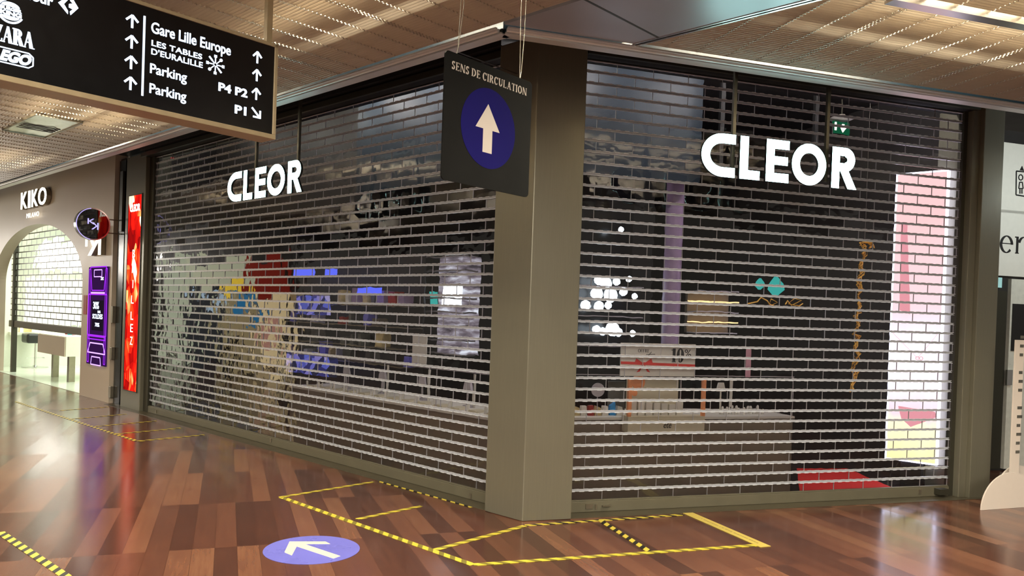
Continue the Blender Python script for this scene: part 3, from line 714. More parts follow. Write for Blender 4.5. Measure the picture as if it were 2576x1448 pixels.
# ------------------------------------------------------------------ one-way sign
q = ray(1118, 455); q = q/q.y*3.57; FC = Frame(q.x, q.y, TS)
t = thing('hanging_sign', 'square dark hanging board with a blue disc and white up arrow', 'sign', FC, (.28, 0, 2.07))
def rrect(s0, s1, z0, z1, r):
    p = []
    for cx_, cz_, a0 in ((s1-r, z1-r, 0), (s0+r, z1-r, PI/2), (s0+r, z0+r, PI), (s1-r, z0+r, 1.5*PI)):
        p += [(cx_+r*math.cos(a0+i*PI/10), cz_+r*math.sin(a0+i*PI/10)) for i in range(6)]
    return p
g = MB(); g.prism(rrect(-.02, .597, 2.077, 2.665, .022), -.008, 0); part(t, 'board', g, MT['signblack'])
g = MB(); g.disc(.284, 2.366, .192, 0, .001, 64); part(t, 'blue_disc', g, MT['signblue'])
g = MB(); g.prism([(.273, 2.482), (.19, 2.36), (.243, 2.36), (.243, 2.248), (.308, 2.248), (.308, 2.36), (.36, 2.36)], .001, .002); part(t, 'arrow', g, MT['signwhite'])
g = MB(); serif(g, 'SENS DE CIRCULATION', .021, 2.588, .553, 2.625, 0, .0015, gap=.13, tk=.17, th=.07)
part(t, 'lettering', g, MT['signwhite'])
for s, ds in ((.055, .02), (.05, .05), (.505, -.01), (.505, .03)):
    a = (s, -.004, 2.655); b = (s+ds, -.004, 3.24)
    g = MB(); g.tube([a, (s+ds*.3, -.004, 2.70), (s+ds*.8, -.004, 2.9), b], .0016, 6); part(t, 'cable', g, MT['wire'])

# ------------------------------------------------------------------ floor tapes and sticker
def tape(a, b, w, m, label, group=None, z=.0012, px=True):
    A = Vector(ground(*a)); B = Vector(ground(*b)); d = B-A; fr = Frame(A.x, A.y, math.atan2(d.y, d.x))
    g = MB(); L = d.length; k = max(2, int(L/.15)); vs = []
    g.box(0, L, -w/2, w/2, 0, z)
    return solo('floor_tape', g, MT[m], fr, (0, 0, 0), label, 'tape', group)
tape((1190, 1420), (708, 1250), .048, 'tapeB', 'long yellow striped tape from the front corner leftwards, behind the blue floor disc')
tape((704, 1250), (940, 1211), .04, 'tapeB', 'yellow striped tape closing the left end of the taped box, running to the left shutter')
tape((955, 1210), (1188, 1275), .042, 'tapeA', 'black and yellow tape along the foot of the left shutter', z=.0016)
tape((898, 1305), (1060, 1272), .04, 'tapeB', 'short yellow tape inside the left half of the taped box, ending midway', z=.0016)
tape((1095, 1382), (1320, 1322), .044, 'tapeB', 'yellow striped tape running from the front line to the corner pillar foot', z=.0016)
tape((1322, 1321), (1718, 1294), .042, 'tapeA', 'black and yellow tape along the foot of the right shutter', z=.0016)
tape((1508, 1307), (1636, 1388), .044, 'tapeA', 'black and yellow tape crossing the taped box right of the pillar', z=.002)
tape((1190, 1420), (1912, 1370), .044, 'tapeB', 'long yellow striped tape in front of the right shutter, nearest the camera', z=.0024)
tp = tape((1726, 1288), (1926, 1375), .085, 'tapeplain', 'broad plain yellow tape with faint writing closing the right end of the taped box', z=.003)
A = Vector(ground(1726, 1288)); B = Vector(ground(1926, 1375)); d = B-A; fr = Frame(A.x, A.y, math.atan2(d.y, d.x))
g = MB(); s = .2
while s < d.length-.08:
    w = random.uniform(.006, .02); g.box(s, s+w, -.006, .006, .003, .0034); s += w+random.choice((.006, .006, .02))
o = part(tp, 'print', g, MT['tapeprint'])
tape((0, 1338), (168, 1450), .05, 'tapeA', 'thick black and yellow tape in the lower left corner of the floor')
tape((40, 1010), (345, 1109), .045, 'tapeA', 'long striped tape running along the front of the beige shop', z=.0012)
lb = ['striped cross tape at the near end of the queue line by the left shutter', 'second cross tape from the near end of the queue line', 'third cross tape of the queue line, below the red screen', 'fourth cross tape of the queue line, nearly at the beige wall', 'farthest faint cross tape before the beige wall']
for (a, b), l in zip((((345, 1109), (513, 1093)), ((291, 1091), (454, 1076)), ((239, 1072), (393, 1058)), ((172, 1054), (317, 1041)), ((150, 1032), (272, 1023))), lb):
    tape(a, b, .04, 'tapeA', l, 'cross tapes of the far queue line', z=.0016)
cx0, cy0 = -1.1707, 4.7388
FS = Frame(cx0, cy0, 0)
t = thing('floor_sticker', 'round blue floor sticker with a cream arrow pointing left', 'sticker', FS, (0, 0, 0))
g = MB(); g.slab([(.2867*math.cos(2*PI*i/72), .2867*math.sin(2*PI*i/72)) for i in range(72)], 0, .0012); part(t, 'disc', g, MT['stkblue'])
def gp(x, y): p = ground(x, y); return (p[0]-cx0, -(p[1]-cy0))
g = MB(); zz = (.0012, .002)
g.slab([gp(*p) for p in ((728.5, 1362), (818.6, 1362), (831, 1368), (766.4, 1368.4), (856.5, 1398.5), (838.8, 1404.7), (746.5, 1374.3), (734, 1397), (715.5, 1389))], *zz)
part(t, 'arrow', g, MT['stkcream'])

# ------------------------------------------------------------------ red screen on the narrow pillar
t = thing('led_screen', 'tall narrow glowing red screen of facets on the left pillar', 'screen', FL, (-7.17, .08, .24))
cs = [FL.hit(x, y, .085) for x, y in ((325, 494), (357, 490), (343, 988), (310, 982))]
s0 = (cs[0][0]+cs[3][0])/2; s1 = (cs[1][0]+cs[2][0])/2; z0, z1 = .25, cs[0][1]
g = MB(); g.box(s0, s1, .08, .084, z0, z1); part(t, 'display', g, MT['ledred']); g = MB()
for q_ in ((s0-.012, s0, z0-.012, z1+.012), (s1, s1+.012, z0-.012, z1+.012), (s0, s1, z0-.012, z0), (s0, s1, z1, z1+.012)): g.box(q_[0], q_[1], .08, .09, q_[2], q_[3])
part(t, 'bezel', g, MT['pillar2'])
g = MB(); text(g, 'CLEOR', s0+.05, z1-.22, s1-.05, z1-.12, .084, .086, bold=.04); part(t, 'lettering', g, MT['kletter'])
for y_, ch in zip((638, 676, 714, 753, 794, 825, 857), 'BRILLEZ'):
    zc = FL.hit(334, y_, .085)[1]; hw = .01 if ch == 'I' else .042
    g = MB(); text(g, ch, (s0+s1)/2-hw, zc-.055, (s0+s1)/2+hw, zc+.055, .084, .086, bold=.0); part(t, 'lettering', g, MT['kletter'])

# ------------------------------------------------------------------ beige cosmetics shop at the left
g = MB(); a0, a1, zs, za, zt = -14.15, -9.225, 1.75, 2.755, 3.56
ns = 48
def arch(s):
    u = (s-(a0+a1)/2)/((a1-a0)/2); return zs+(za-zs)*math.sqrt(max(0, 1-u*u))
g.box(-18, a0, -.12, .08, 0, zt); g.box(a1, -8.03, -.12, .08, 0, zt)
for i in range(ns):
    p, q = a0+(a1-a0)*(1-math.cos(PI*i/ns))/2, a0+(a1-a0)*(1-math.cos(PI*(i+1)/ns))/2
    g.add([(p, .08, arch(p)), (q, .08, arch(q)), (q, .08, zt), (p, .08, zt), (p, -.12, arch(p)), (q, -.12, arch(q)), (q, -.12, zt), (p, -.12, zt)],
          [(0, 1, 2, 3), (7, 6, 5, 4), (0, 4, 5, 1), (3, 2, 6, 7)])
solo('wall_front', g, MT['kwall'], FL, (-9, .08, 0), kind='structure')
# shop shell
g = MB(); g.box(-16, -8.0, -6, -.0, -.02, .004); solo('floor', g, MT['kfloor'], FL, (-12, 0, 0), kind='structure')
g = MB(); g.box(-16, -8.05, -6, -.12, 3.3, 3.4); solo('ceiling', g, MT['kwhite'], FL, (-12, -1, 3.3), kind='structure')
g = MB(); g.box(-15.4, -8.05, -5.1, -5.0, 0, 3.3); solo('wall_rear', g, MT['kwhite'], FL, (-12, -4, 0), kind='structure')
g = MB(); g.box(-8.2, -8.1, -5, -.14, 0, 3.3); solo('wall_side', g, MT['kwhite'], FL, (-8.1, -1, 0), kind='structure')
g = MB(); g.box(-15.4, -15.2, -5, -.14, 0, 3.3); solo('wall_side', g, MT['kwhite'], FL, (-15.2, -1, 0), kind='structure')
t = shutter(FL, -14.1, -9.1, -13.0, -.2, 'half lowered clear-panelled shutter inside the arch of the beige shop', z_of=lambda r: 2.79-.112*r, r0=0, r1=16, knuckle=False, rail_h=.12, rail_z=.885, smat='kslat')
g = MB(); g.box(-13.86, -13.76, -.24, -.16, 0, 2.79); part(t, 'guide_rail', g, MT['pillar2'])
# lettering on the wall
t = thing('wall_lettering', 'large glowing white letters over the arch of the beige shop', 'sign', FL, (-11.7, .09, 3.0))
W1 = FL.hit(54, 500, .16)[0]; W2 = FL.hit(117, 495, .16)[0]
zA = FL.hit(57, 526, .16)[1]; zB = FL.hit(100, 473, .16)[1]
tot = W2-W1; xs = [(0, .25, 'K'), (.30, .38, 'I'), (.44, .68, 'K'), (.70, 1.0, 'O')]
for a, b, ch in xs:
    g = MB(); text(g, ch, W1+a*tot, zA, W1+b*tot, zB, .16, .17, bold=.012); part(t, 'letter', g, MT['kletter'])
    g = MB(); text(g, ch, W1+a*tot, zA, W1+b*tot, zB, .09, .16, bold=.012); part(t, 'letter_casing', g, MT['steel'])
g = MB(); m1 = FL.hit(68, 540, .12)[0]; m2 = FL.hit(99, 540, .12)[0]; zm = FL.hit(84, 540, .12)[1]
text(g, 'MILANO', m1, zm-.04, m2, zm+.04, .125, .13, bold=-.01, space=1.15); part(t, 'letter', g, MT['kletter'], 'small word under the large letters')
# monogram on the wall: a K above, a reversed K below it
t = thing('wall_monogram', 'glowing white reversed letter on the beige wall, under the round sign', 'sign', FL, (-8.6, .09, 2.1))
g = MB(); r1, r2 = FL.hit(226, 643, .13)[0], FL.hit(257, 643, .13)[0]; zb = FL.hit(240, 642, .13)[1]
text(g, 'K', r1, zb, r2, zb+.42, .15, .16, bold=.0, flip=True); part(t, 'letter', g, MT['kletter'])
g = MB(); text(g, 'K', r1, zb, r2, zb+.42, .09, .15, bold=.0, flip=True); part(t, 'letter_casing', g, MT['steel'])
g = MB(); k0 = FL.hit(221, 620, .13); text(g, 'K', k0[0]-.02, k0[1], k0[0]+.36, k0[1]+.42, .15, .16, bold=.0); part(t, 'letter', g, MT['kletter'])
# round projecting sign, square to the wall
sD = -7.86
n_c, z_c = at_s(232, 563, sD); n_l, _ = at_s(188, 562, sD); n_r, _ = at_s(276, 564, sD); _, z_t = at_s(231, 523, sD); _, z_b = at_s(231, 604, sD)
rad = (z_t-z_b)/2; n_c = (n_l+n_r)/2; z_c = (z_t+z_b)/2
pD = FL.w(sD, n_c, 0); FD = Frame(pD.x, pD.y, THL+PI/2)
t = thing('projecting_sign', 'round black projecting sign with a violet monogram beside the beige wall', 'sign', FD, (0, 0, z_c))
g = MB(); g.disc(0, z_c, rad*.93, -.04, .03, 64); part(t, 'face', g, MT['mirrorblack'])
g = MB(); g.ring(0, z_c, rad*.93, rad, -.05, .035, 64); part(t, 'rim', g, MT['alu'])
g = MB(); g.ring(0, z_c, rad*.955, rad*.985, .035, .037, 40, PI*.55, PI*1.45); part(t, 'rim_light', g, MT['kk'])
g = MB(); text(g, 'K', -rad*.33, z_c-.01*rad, rad*.1, z_c+rad*.33, .03, .033, bold=.0); text(g, 'K', -rad*.1, z_c-rad*.33, rad*.3, z_c+rad*.1, .03, .033, bold=.0, flip=True); part(t, 'monogram', g, MT['kk'])
for dz in (.09, -.1):
    g = MB(); g.box(rad*.8, rad*1.0+.20, -.015, 0, z_c+dz-.008, z_c+dz+.008); part(t, 'arm', g, MT['steel'])
# violet screen
cs = [FL.hit(x, y, .10) for x, y in ((223, 672), (272, 671), (265, 922), (218, 912))]
s0, s1, z0, z1 = (cs[0][0]+cs[3][0])/2, (cs[1][0]+cs[2][0])/2, cs[2][1], cs[0][1]
t = thing('display_screen', 'upright violet neon screen with a sale notice on the beige wall', 'screen', FL, ((s0+s1)/2, .08, z0))
g = MB(); g.box(s0, s1, .08, .1, z0, z1); part(t, 'display', g, MT['purpledk'])
Ws, Hs = s1-s0, z1-z0; sx = lambda u: s0+u*Ws; sz = lambda v: z0+v*Hs
def fr4(u0, u1, v0, v1, w, m, skew=0, nn=.101):
    g = MB(); g.stroke([(sx(u0+skew), sz(v0)), (sx(u0), sz(v1)), (sx(u1), sz(v1)), (sx(u1-skew), sz(v0)), (sx(u0+skew), sz(v0))], w, nn, nn+.002); part(t, 'neon_line', g, MT[m])
fr4(.02, .98, .30, .72, .02, 'purple'); fr4(.1, .93, .76, 1.0, .016, 'purple', .1); fr4(.3, .7, .9, .97, .014, 'purplelt')
fr4(.18, .85, .12, .22, .018, 'purplelt', -.12); fr4(.28, .72, .0, .08, .016, 'purplelt', -.04); fr4(.04, .12, .02, .98, .014, 'purple'); fr4(.9, .97, .02, .98, .012, 'purple')
fr4(.16, .86, .73, .74, .012, 'purplelt'); fr4(.06, .95, .26, .29, .016, 'purple')
g = MB(); g.box(sx(.24), sx(.82), .1, .103, sz(.35), sz(.66)); part(t, 'notice', g, MT['screenblack'])
for s_, a_, b_, c_, d_ in (('30%', .3, .57, .60, .645), ('50%', .54, .53, .69, .555), ('SOLDES', .28, .47, .8, .52), ('70%', .42, .39, .65, .43)):
    g = MB(); text(g, s_, sx(a_), sz(b_), sx(c_), sz(d_), .103, .105, bold=.02); part(t, 'lettering', g, MT['lwhite'])
g = MB(); g.stroke([(sx(.66), sz(.89)), (sx(.8), sz(.89)), (sx(.66), sz(.87)), (sx(.8), sz(.87))], .012, .103, .105); part(t, 'lettering', g, MT['lwhite'])
c0, c1 = FL.hit(207, 790, .1), FL.hit(216, 742, .1)
g = MB(); g.box(c0[0], c1[0], .08, .088, c0[1], c1[1]); solo('notice_card', g, MT['red'], FL, (c0[0], .08, c0[1]), 'small dark red card on the beige wall beside the arch', 'card')
# inside the beige shop: make-up table, stool, shelves, floor
def snz(x, y, n): return FL.hit(x, y, n)
t = thing('makeup_table', 'white box-topped table on steel legs inside the beige shop', 'table', FL, (-12, -.7, 0))
nb = -.32; e_ = snz(163, 848, nb); zt_, zb_ = e_[1], snz(163, 897, nb)[1]; sl = snz(95, 860, nb)[0]
g = MB(); g.box(sl, e_[0], nb-.02, nb, zb_, zt_); part(t, 'front_panel', g, MT['kwall'])
g = MB(); g.box(sl, e_[0]+.01, nb-1.1, nb-.02, zb_, zt_+.01); part(t, 'box', g, MT['kwhite'])
for x, y in ((132, 948), (185, 964)):
    q_ = FL.sn(ground(x, y)); q_ = (min(q_[0], e_[0]-.08), q_[1]-.04); g = MB(); g.box(q_[0]-.05, q_[0]+.05, q_[1]-.05, q_[1]+.05, 0, zb_); part(t, 'leg', g, MT['steel'])
q_ = FL.sn(ground(88, 924)); s, ns_ = q_; zs0, zs1 = at_s(78, 862, s)[1], at_s(78, 838, s)[1]
nl_, nr_ = at_s(61, 850, s)[0], at_s(97, 850, s)[0]
t = thing('bar_stool', 'black upholstered stool on a chrome stem behind the white table', 'stool', FL, (s, ns_, 0))
g = MB(); g.lathe((s, ns_, 0), [(.25, 0), (.25, .012), (.05, .03), (.03, .05)], 28); part(t, 'base', g, MT['alu'], smooth=True)
g = MB(); g.tube([(s, ns_, .03), (s, ns_, zs0)], .02, 12); part(t, 'stem', g, MT['alu'], smooth=True)
g = MB(); g.box(s-.02, s+.0, ns_-.17, ns_+.17, .2, .215); g.box(s-.02, s+.1, ns_-.17, ns_-.15, .2, .215); part(t, 'footrest', g, MT['alu'])
g = MB(); g.box(s-.22, s+.2, nr_, nl_, zs0, zs1); part(t, 'seat', g, MT['leather'], bevel=.04)
zc_ = at_s(60, 838, -15.0)[1]
t = thing('makeup_counter', 'white wall counter under the lit mirrors behind the stool', 'counter', FL, (-15.1, -1, 0))
g = MB(); g.box(-15.2, -15.03, -4.5, -.45, zc_-.04, zc_+.02); part(t, 'worktop', g, MT['kwhite'])
na_, za_ = at_s(88, 818, -15.15); nb_, zb2 = at_s(230, 705, -15.15)
g = MB(); g.box(-15.2, -15.17, -4.2, na_, za_, zb2); part(t, 'lit_mirror', g, MT['kglow'])
lbl = {57: 'leftmost bright vertical mirror light in the beige shop', 115: 'second bright vertical mirror light in the beige shop', 150: 'third bright vertical mirror light in the beige shop', 188: 'rightmost bright vertical mirror light in the beige shop'}
for x in lbl:
    a_ = at_s(x-5, 835, -15.1); b_ = at_s(x+5, 692, -15.1); g = MB(); g.box(-15.17, -15.1, b_[0], a_[0], zc_+.02, b_[1])
    solo('light_column', g, MT['kglow2'], FL, (-15.1, a_[0], zc_+.02), lbl[x], 'light', 'mirror lights in the beige shop')
g = MB(); a_ = at_s(48, 835, -15.15); b_ = at_s(80, 818, -15.15); g.box(-15.17, -15.15, b_[0], a_[0], zc_+.02, b_[1]); solo('photo_frame', g, MT['beige'], FL, (-15.15, a_[0], zc_+.02), 'small sand coloured frame standing on the white wall counter', 'frame')
for x, y, m, l, w in ((168, 835, 'red', 'small red bottle on the white table', .03), (176, 839, 'teal', 'small green jar on the white table', .04), (186, 836, 'pinkboard', 'small pink bottle on the white table', .03)):
    s, z = snz(x, y, nb-.35); s = min(s, e_[0]-.05); g = MB(); g.lathe((s, nb-.35, zt_+.01), [(w, 0), (w, .08), (w*.5, .1), (w*.5, .13)], 14); solo('cosmetic_bottle', g, MT[m], FL, (s, nb-.35, zt_+.01), l, 'bottle', smooth=True)

# red light of a small camera box under the soffit
s, z = FL.hit(314, 366, .3)
t = thing('security_camera', 'small box with a red light under the soffit above the narrow pillar', 'camera', FL, (s, .3, z))
g = MB(); g.box(s-.06, s+.12, .22, .34, z-.03, 3.57); part(t, 'body', g, MT['pillar2'])
g = MB(); g.disc(s-.02, z-.04, .015, .34, .35, 12); part(t, 'indicator', g, MT['redled'])

# ------------------------------------------------------------------ inside the jewellery shop, right-hand window
def rb(name, x0, y0, x1, y1, n, d, m, label, cat, fr=FR, zmin=None, bevel=0, group=None):   # an upright board or box from its visible corners, depth d behind n
    a, b = fr.hit(x0, y1, n), fr.hit(x1, y0, n); z0 = a[1] if zmin is None else zmin
    s0, s1 = sorted((a[0], b[0])); g = MB(); g.box(s0, s1, n-d, n, z0, b[1])
    return solo(name, g, MT[m], fr, ((s0+s1)/2, n, z0), label, cat, group, bevel=bevel)
# counters
nC = -.32
t = thing('display_counter', 'taupe jewellery counter with a glass case behind the right shutter', 'counter', FR, (1, nC, 0))
sE, zE = FR.hit(1992, 1045, nC); sS = .30
zE = FR.hit(1900, 1046, nC)[1]
g = MB(); g.slab([(sS, nC), (sE, nC), (sE, nC-.55), (sS+.30, nC-.55)], .0, zE-.02); part(t, 'cabinet', g, MT['cab'])
g = MB(); g.slab([(sS, nC+.012), (sE+.01, nC+.012), (sE+.01, nC-.56), (sS+.30, nC-.56)], zE-.02, zE); part(t, 'shelf', g, MT['white'])
zG = FR.hit(1900, 945, nC)[1]
t = thing('glass_case', 'low glass case front standing on the right-hand counter', 'glass case', FR, (sS, nC, zE))
for s in (sS+.01, (sS+sE)/2, sE-.01): g = MB(); g.box(s-.004, s+.004, nC-.004, nC, zE, zG); part(t, 'case_post', g, MT['glass'])
g = MB(); g.box(sS, sE, nC-.008, nC, zG-.008, zG); part(t, 'case_rail', g, MT['glass'])
# printed sale board
a, b = FR.hit(1560, 945, -.06), FR.hit(1750, 866, -.06)
t = thing('offer_board', 'white offer board with a red ribbon bow and large discount figure', 'board', FR, (a[0], -.06, a[1]))
g = MB(); g.box(a[0], b[0], -.075, -.06, a[1], b[1]); part(t, 'board', g, MT['white'])
Wb, Hb = b[0]-a[0], b[1]-a[1]
g = MB(); g.stroke([(a[0], a[1]+Hb*.40), (b[0], a[1]+Hb*.34)], Hb*.08, -.06, -.058)
for u in (-1, 1):
    c = a[0]+Wb*.30; z = a[1]+Hb*.38
    g.prism([(c, z), (c+u*Wb*.10, z+Hb*.16), (c+u*Wb*.12, z+Hb*.02)], -.058, -.055); g.prism([(c, z), (c+u*Wb*.09, z-Hb*.26), (c+u*Wb*.05, z-Hb*.24)], -.058, -.055)
part(t, 'ribbon', g, MT['redprint'])
g = MB(); serif(g, 'OFFRE', a[0]+Wb*.22, a[1]+Hb*.72, a[0]+Wb*.37, a[1]+Hb*.82, -.06, -.058); serif(g, '10', a[0]+Wb*.67, a[1]+Hb*.44, a[0]+Wb*.84, a[1]+Hb*.86, -.06, -.056, tk=.22); text(g, '%', a[0]+Wb*.85, a[1]+Hb*.6, a[0]+Wb*.94, a[1]+Hb*.84, -.06, -.058)
g.stroke([(a[0]+Wb*.33, a[1]+Hb*.66), (a[0]+Wb*.45, a[1]+Hb*.67)], .004, -.06, -.058); g.stroke([(a[0]+Wb*.35, a[1]+Hb*.6), (a[0]+Wb*.4, a[1]+Hb*.74)], .004, -.06, -.058)
part(t, 'lettering', g, MT['inkdark'])
# cream watch display with orange posts
a, b = FR.hit(1578, 1088, -.18), FR.hit(1772, 1046, -.18); c = FR.hit(1772, 955, -.18)
t = thing('brand_display', 'cream counter display with orange side posts under the offer board', 'display', FR, (a[0], -.18, a[1]))
g = MB(); g.box(a[0], b[0], -.3, -.18, a[1], b[1]); part(t, 'plinth', g, MT['cream'])
g = MB(); text(g, 'été', a[0]+(b[0]-a[0])*.46, a[1]+.035, a[0]+(b[0]-a[0])*.56, a[1]+.085, -.18, -.177, shear=.01); part(t, 'lettering', g, MT['inkdark'])
for s in (a[0]+.012, b[0]-.012): g = MB(); g.box(s-.014, s+.014, -.21, -.18, b[1], c[1]); part(t, 'post', g, MT['orange'])
g = MB(); g.box(a[0]+.03, a[0]+(b[0]-a[0])*.72, -.3, -.29, b[1], c[1]); part(t, 'picture', g, MT['cream'])
g = MB(); g.disc(a[0]+.13, c[1]-.03, .06, -.29, -.285, 24); g.disc(a[0]+.10, c[1]-.12, .025, -.29, -.285, 20); part(t, 'print', g, MT['orange'])
for i in range(7):
    s = a[0]+.05+i*.07; g = MB(); g.box(s, s+.055, -.27, -.25, b[1], b[1]+random.uniform(.08, .13)); solo('watch_card', g, MT['white'], FR, (s, -.25, b[1]), 'small white watch card in the row on the cream display', 'card', 'cards standing on the cream display')
# round white plate and jewellery stands
s, z = FR.hit(1503, 980, -.4); t = thing('round_plaque', 'round pale plaque standing at the left end of the right-hand counter', 'plaque', FR, (s, -.4, z-.1))
g = MB(); g.disc(s, z, .057, -.41, -.4, 32); part(t, 'disc', g, MT['glass'])
g = MB(); g.box(s-.003, s+.003, -.41, -.405, zE, z-.05); part(t, 'stem', g, MT['glass'])
rb('backing_panel', 1526, 958, 1572, 1035, -.5, .01, 'grey', 'grey upright panel between the round plaque and the cream display', 'panel')
cols = ['beige', 'white', 'red', 'beige', 'white', 'blue', 'white']; 
for i, m in enumerate(cols):
    s, z = FR.hit(1450+i*18, 1020, -.42); g = MB(); g.prism([(s-.028, zE), (s+.028, zE), (s+.02, zE+random.uniform(.06, .11)), (s-.02, zE+.08)], -.46, -.42)
    solo('jewellery_stand', g, MT[m], FR, (s, -.42, zE), 'small bright jewellery stand in the row below the round plaque', 'stand', 'jewellery stands left in the right-hand case')
for i in range(18):
    s, _ = FR.hit(1815+random.uniform(0, 110), 1030, -.42); h = random.uniform(.02, .07)
    g = MB(); g.lathe((s, -.42-random.uniform(0, .1), zE), [(.011, 0), (.011, h), (.006, h+.012)], 10); solo('ring_stand', g, MT['white'], FR, (s, -.42, zE), 'small white ring stand in the cluster at the right of the counter', 'stand', 'ring stands at the right of the counter', smooth=True)
s, z = FR.hit(1812, 975, -.45); t = thing('necklace_bust', 'pale trapezoid necklace bust in the right-hand glass case', 'display bust', FR, (s, -.45, zE))
g = MB(); g.prism([(s-.045, z-.03), (s+.045, z-.03), (s+.025, z+.045), (s-.025, z+.045)], -.47, -.45); part(t, 'bust', g, MT['white'])
g = MB(); g.box(s-.006, s+.006, -.465, -.455, zE, z-.03); part(t, 'stem', g, MT['white'])
rb('price_strip', 1873, 878, 1888, 948, -.3, .006, 'pinkboard', 'narrow pink upright strip above the right-hand counter', 'sign')
rb('white_post', 1832, 955, 1841, 1022, -.44, .01, 'white', 'thin white post beside the trapezoid bust in the right-hand case', 'post')
# lilac column and coloured panels in the depth
s, z = FR.hit(1685, 700, -1.2); g = MB(); g.tube([(s, -1.2, zG), (s, -1.2, 3.82)], .085, 24); solo('column', g, MT['purplecol'], FR, (s, -1.2, zG), 'round lilac column behind the right shutter', 'column', smooth=True)
# glowing shapes on an added cabinet, standing in for a reflection
t = thing('reflection_cabinet', 'added dark cabinet holding glowing shapes for a reflection in the right shutter', 'cabinet', FR, FR.hit(1460, 860, -1.5)[:1]+(-1.5, 0))
a, b = FR.hit(1440, 870, -1.5), FR.hit(1620, 560, -1.5)
g = MB(); g.box(a[0]-.3, b[0], -1.9, -1.8, 0, b[1]+.6); g.box(a[0]-.3, b[0], -1.9, -1.5, b[1]+.6, b[1]+.65); part(t, 'back_panel', g, MT['blackgloss'])  # back of the added reflection cabinet
for y in (700, 775, 850):
    _, z = FR.hit(1500, y+18, -1.5); g = MB(); g.box(a[0]-.3, b[0], -1.8, -1.5, z-.01, z); part(t, 'shelf', g, MT['glass'])  # shelves of the added reflection cabinet
for i, (x, y, r) in enumerate(((1556, 578, .03), (1500, 705, .045), (1518, 712, .06), (1545, 708, .04), (1575, 702, .03), (1495, 738, .06), (1530, 742, .07), (1562, 734, .04), (1468, 768, .05), (1500, 770, .05), (1524, 768, .04), (1590, 745, .03), (1495, 828, .04), (1510, 832, .04), (1535, 826, .07), (1550, 834, .04), (1585, 838, .03))):
    s, z = FR.hit(x, y, -1.6); g = MB(); g.lathe((s, -1.6, z-r), [(r*.3, 0), (r*.9, r*.5), (r, r), (r*.8, r*1.6), (r*.2, r*2)], 12); solo('reflection_glow', g, MT['whitelit'], FR, (s, -1.6, z-r), 'glowing shape standing in for a reflection in the right shutter', 'lamp', 'glowing shapes for the right shutter reflection', smooth=True)
# warm lit shelf
a, b = FR.hit(1742, 835, -1.7), FR.hit(1850, 735, -1.7)
t = thing('lit_shelf', 'warm lit glass shelf right of the lilac column', 'shelf', FR, (a[0], -1.7, a[1]))
g = MB(); g.box(a[0], b[0], -1.95, -1.9, a[1], b[1]); part(t, 'back', g, MT['cab'])
for i in range(5): z = a[1]+(b[1]-a[1])*i/4; g = MB(); g.box(a[0], b[0], -1.9, -1.7, z-.006, z+.006); part(t, 'glass_shelf', g, MT['warmlit'] if i in (1, 3) else MT['glass'])
for (x, y, r, m, l) in ((1905, 715, .05, 'teal', 'left of two teal glass ornaments'), (1945, 722, .08, 'teal', 'right and larger of two teal glass ornaments')):
    s, z = FR.hit(x, y, -1.0); g = MB(); g.lathe((s, -1.0, z-r), [(r*.3, 0), (r, r*.7), (r*.8, r*1.4), (r*.2, r*2.2)], 16); solo('glass_ornament', g, MT[m], FR, (s, -1.0, z-r), l+' hanging in the dark shop', 'ornament', smooth=True)
def squiggle(pts, r, n, name, label, cat, m='gold'):
    g = MB(); P = [FR.hit(x, y, n) for x, y in pts]; g.tube([(p[0], n+random.uniform(-.03, .03), p[1]) for p in P], r, 6)
    return solo(name, g, MT[m], FR, (P[0][0], n, P[0][1]), label, cat, smooth=True)
squiggle([(1872, 764), (1895, 758), (1912, 748), (1925, 756), (1935, 768), (1950, 760), (1938, 752), (1930, 764), (1945, 770)], .006, -.8, 'gold_ribbon', 'left curl of thin gold ribbon behind the right shutter', 'ribbon')
squiggle([(1965, 766), (1975, 756), (1990, 768), (2005, 755), (1995, 750), (1980, 764), (2000, 770), (2012, 764)], .006, -.8, 'gold_ribbon', 'right curl of thin gold ribbon behind the right shutter', 'ribbon')
# gold garland
gp_ = [(2186, 622), (2180, 610), (2168, 608), (2166, 622), (2170, 640), (2168, 660), (2160, 672), (2163, 690), (2158, 708), (2162, 730), (2154, 750), (2160, 772), (2150, 795), (2156, 818), (2146, 838), (2155, 855), (2148, 880), (2156, 900), (2144, 925), (2150, 945), (2142, 965), (2146, 1000)]
t = thing('gold_garland', 'crumpled gold garland hanging before the pink light box', 'garland', FR, FR.hit(2160, 1000, -.3)[:1]+(-.3, .9))
gq_ = []
for a_, b_ in zip(gp_[:-1], gp_[1:]): gq_ += [a_, ((a_[0]+b_[0])/2+random.uniform(-4, 4), (a_[1]+b_[1])/2)]
for k in range(5):
    g = MB(); P = [FR.hit(x+random.uniform(-8, 8)*(k > 0), y+random.uniform(-3, 3), -.3) for x, y in gq_]
    g.tube([(p[0], -.3+random.uniform(-.02, .02), p[1]) for p in P], [random.uniform(.002, .009) for _ in P], 6); part(t, 'foil_strand', g, MT['gold'], smooth=True)
g = MB(); p = FR.hit(2172, 608, -.3); g.tube([(p[0], -.3, p[1]), (p[0], -.3, 3.81)], .002, 6); part(t, 'thread', g, MT['wire'])
# red mat
cs = [ground(x, y, .01) for x, y in ((1995, 1175), (2120, 1175), (2243, 1226), (2010, 1240))]
fm = FR
g = MB(); P = [fm.sn(c) for c in cs]; g.slab([(P[0][0], P[0][1]), (P[1][0], P[1][1]), (P[2][0], min(-.04, P[2][1])), (P[3][0], min(-.04, P[3][1]))], .002, .012)
solo('carpet', g, MT['redmat'], FR, (P[0][0], P[0][1], 0), 'bright red mat on the shop floor behind the right shutter', 'carpet')
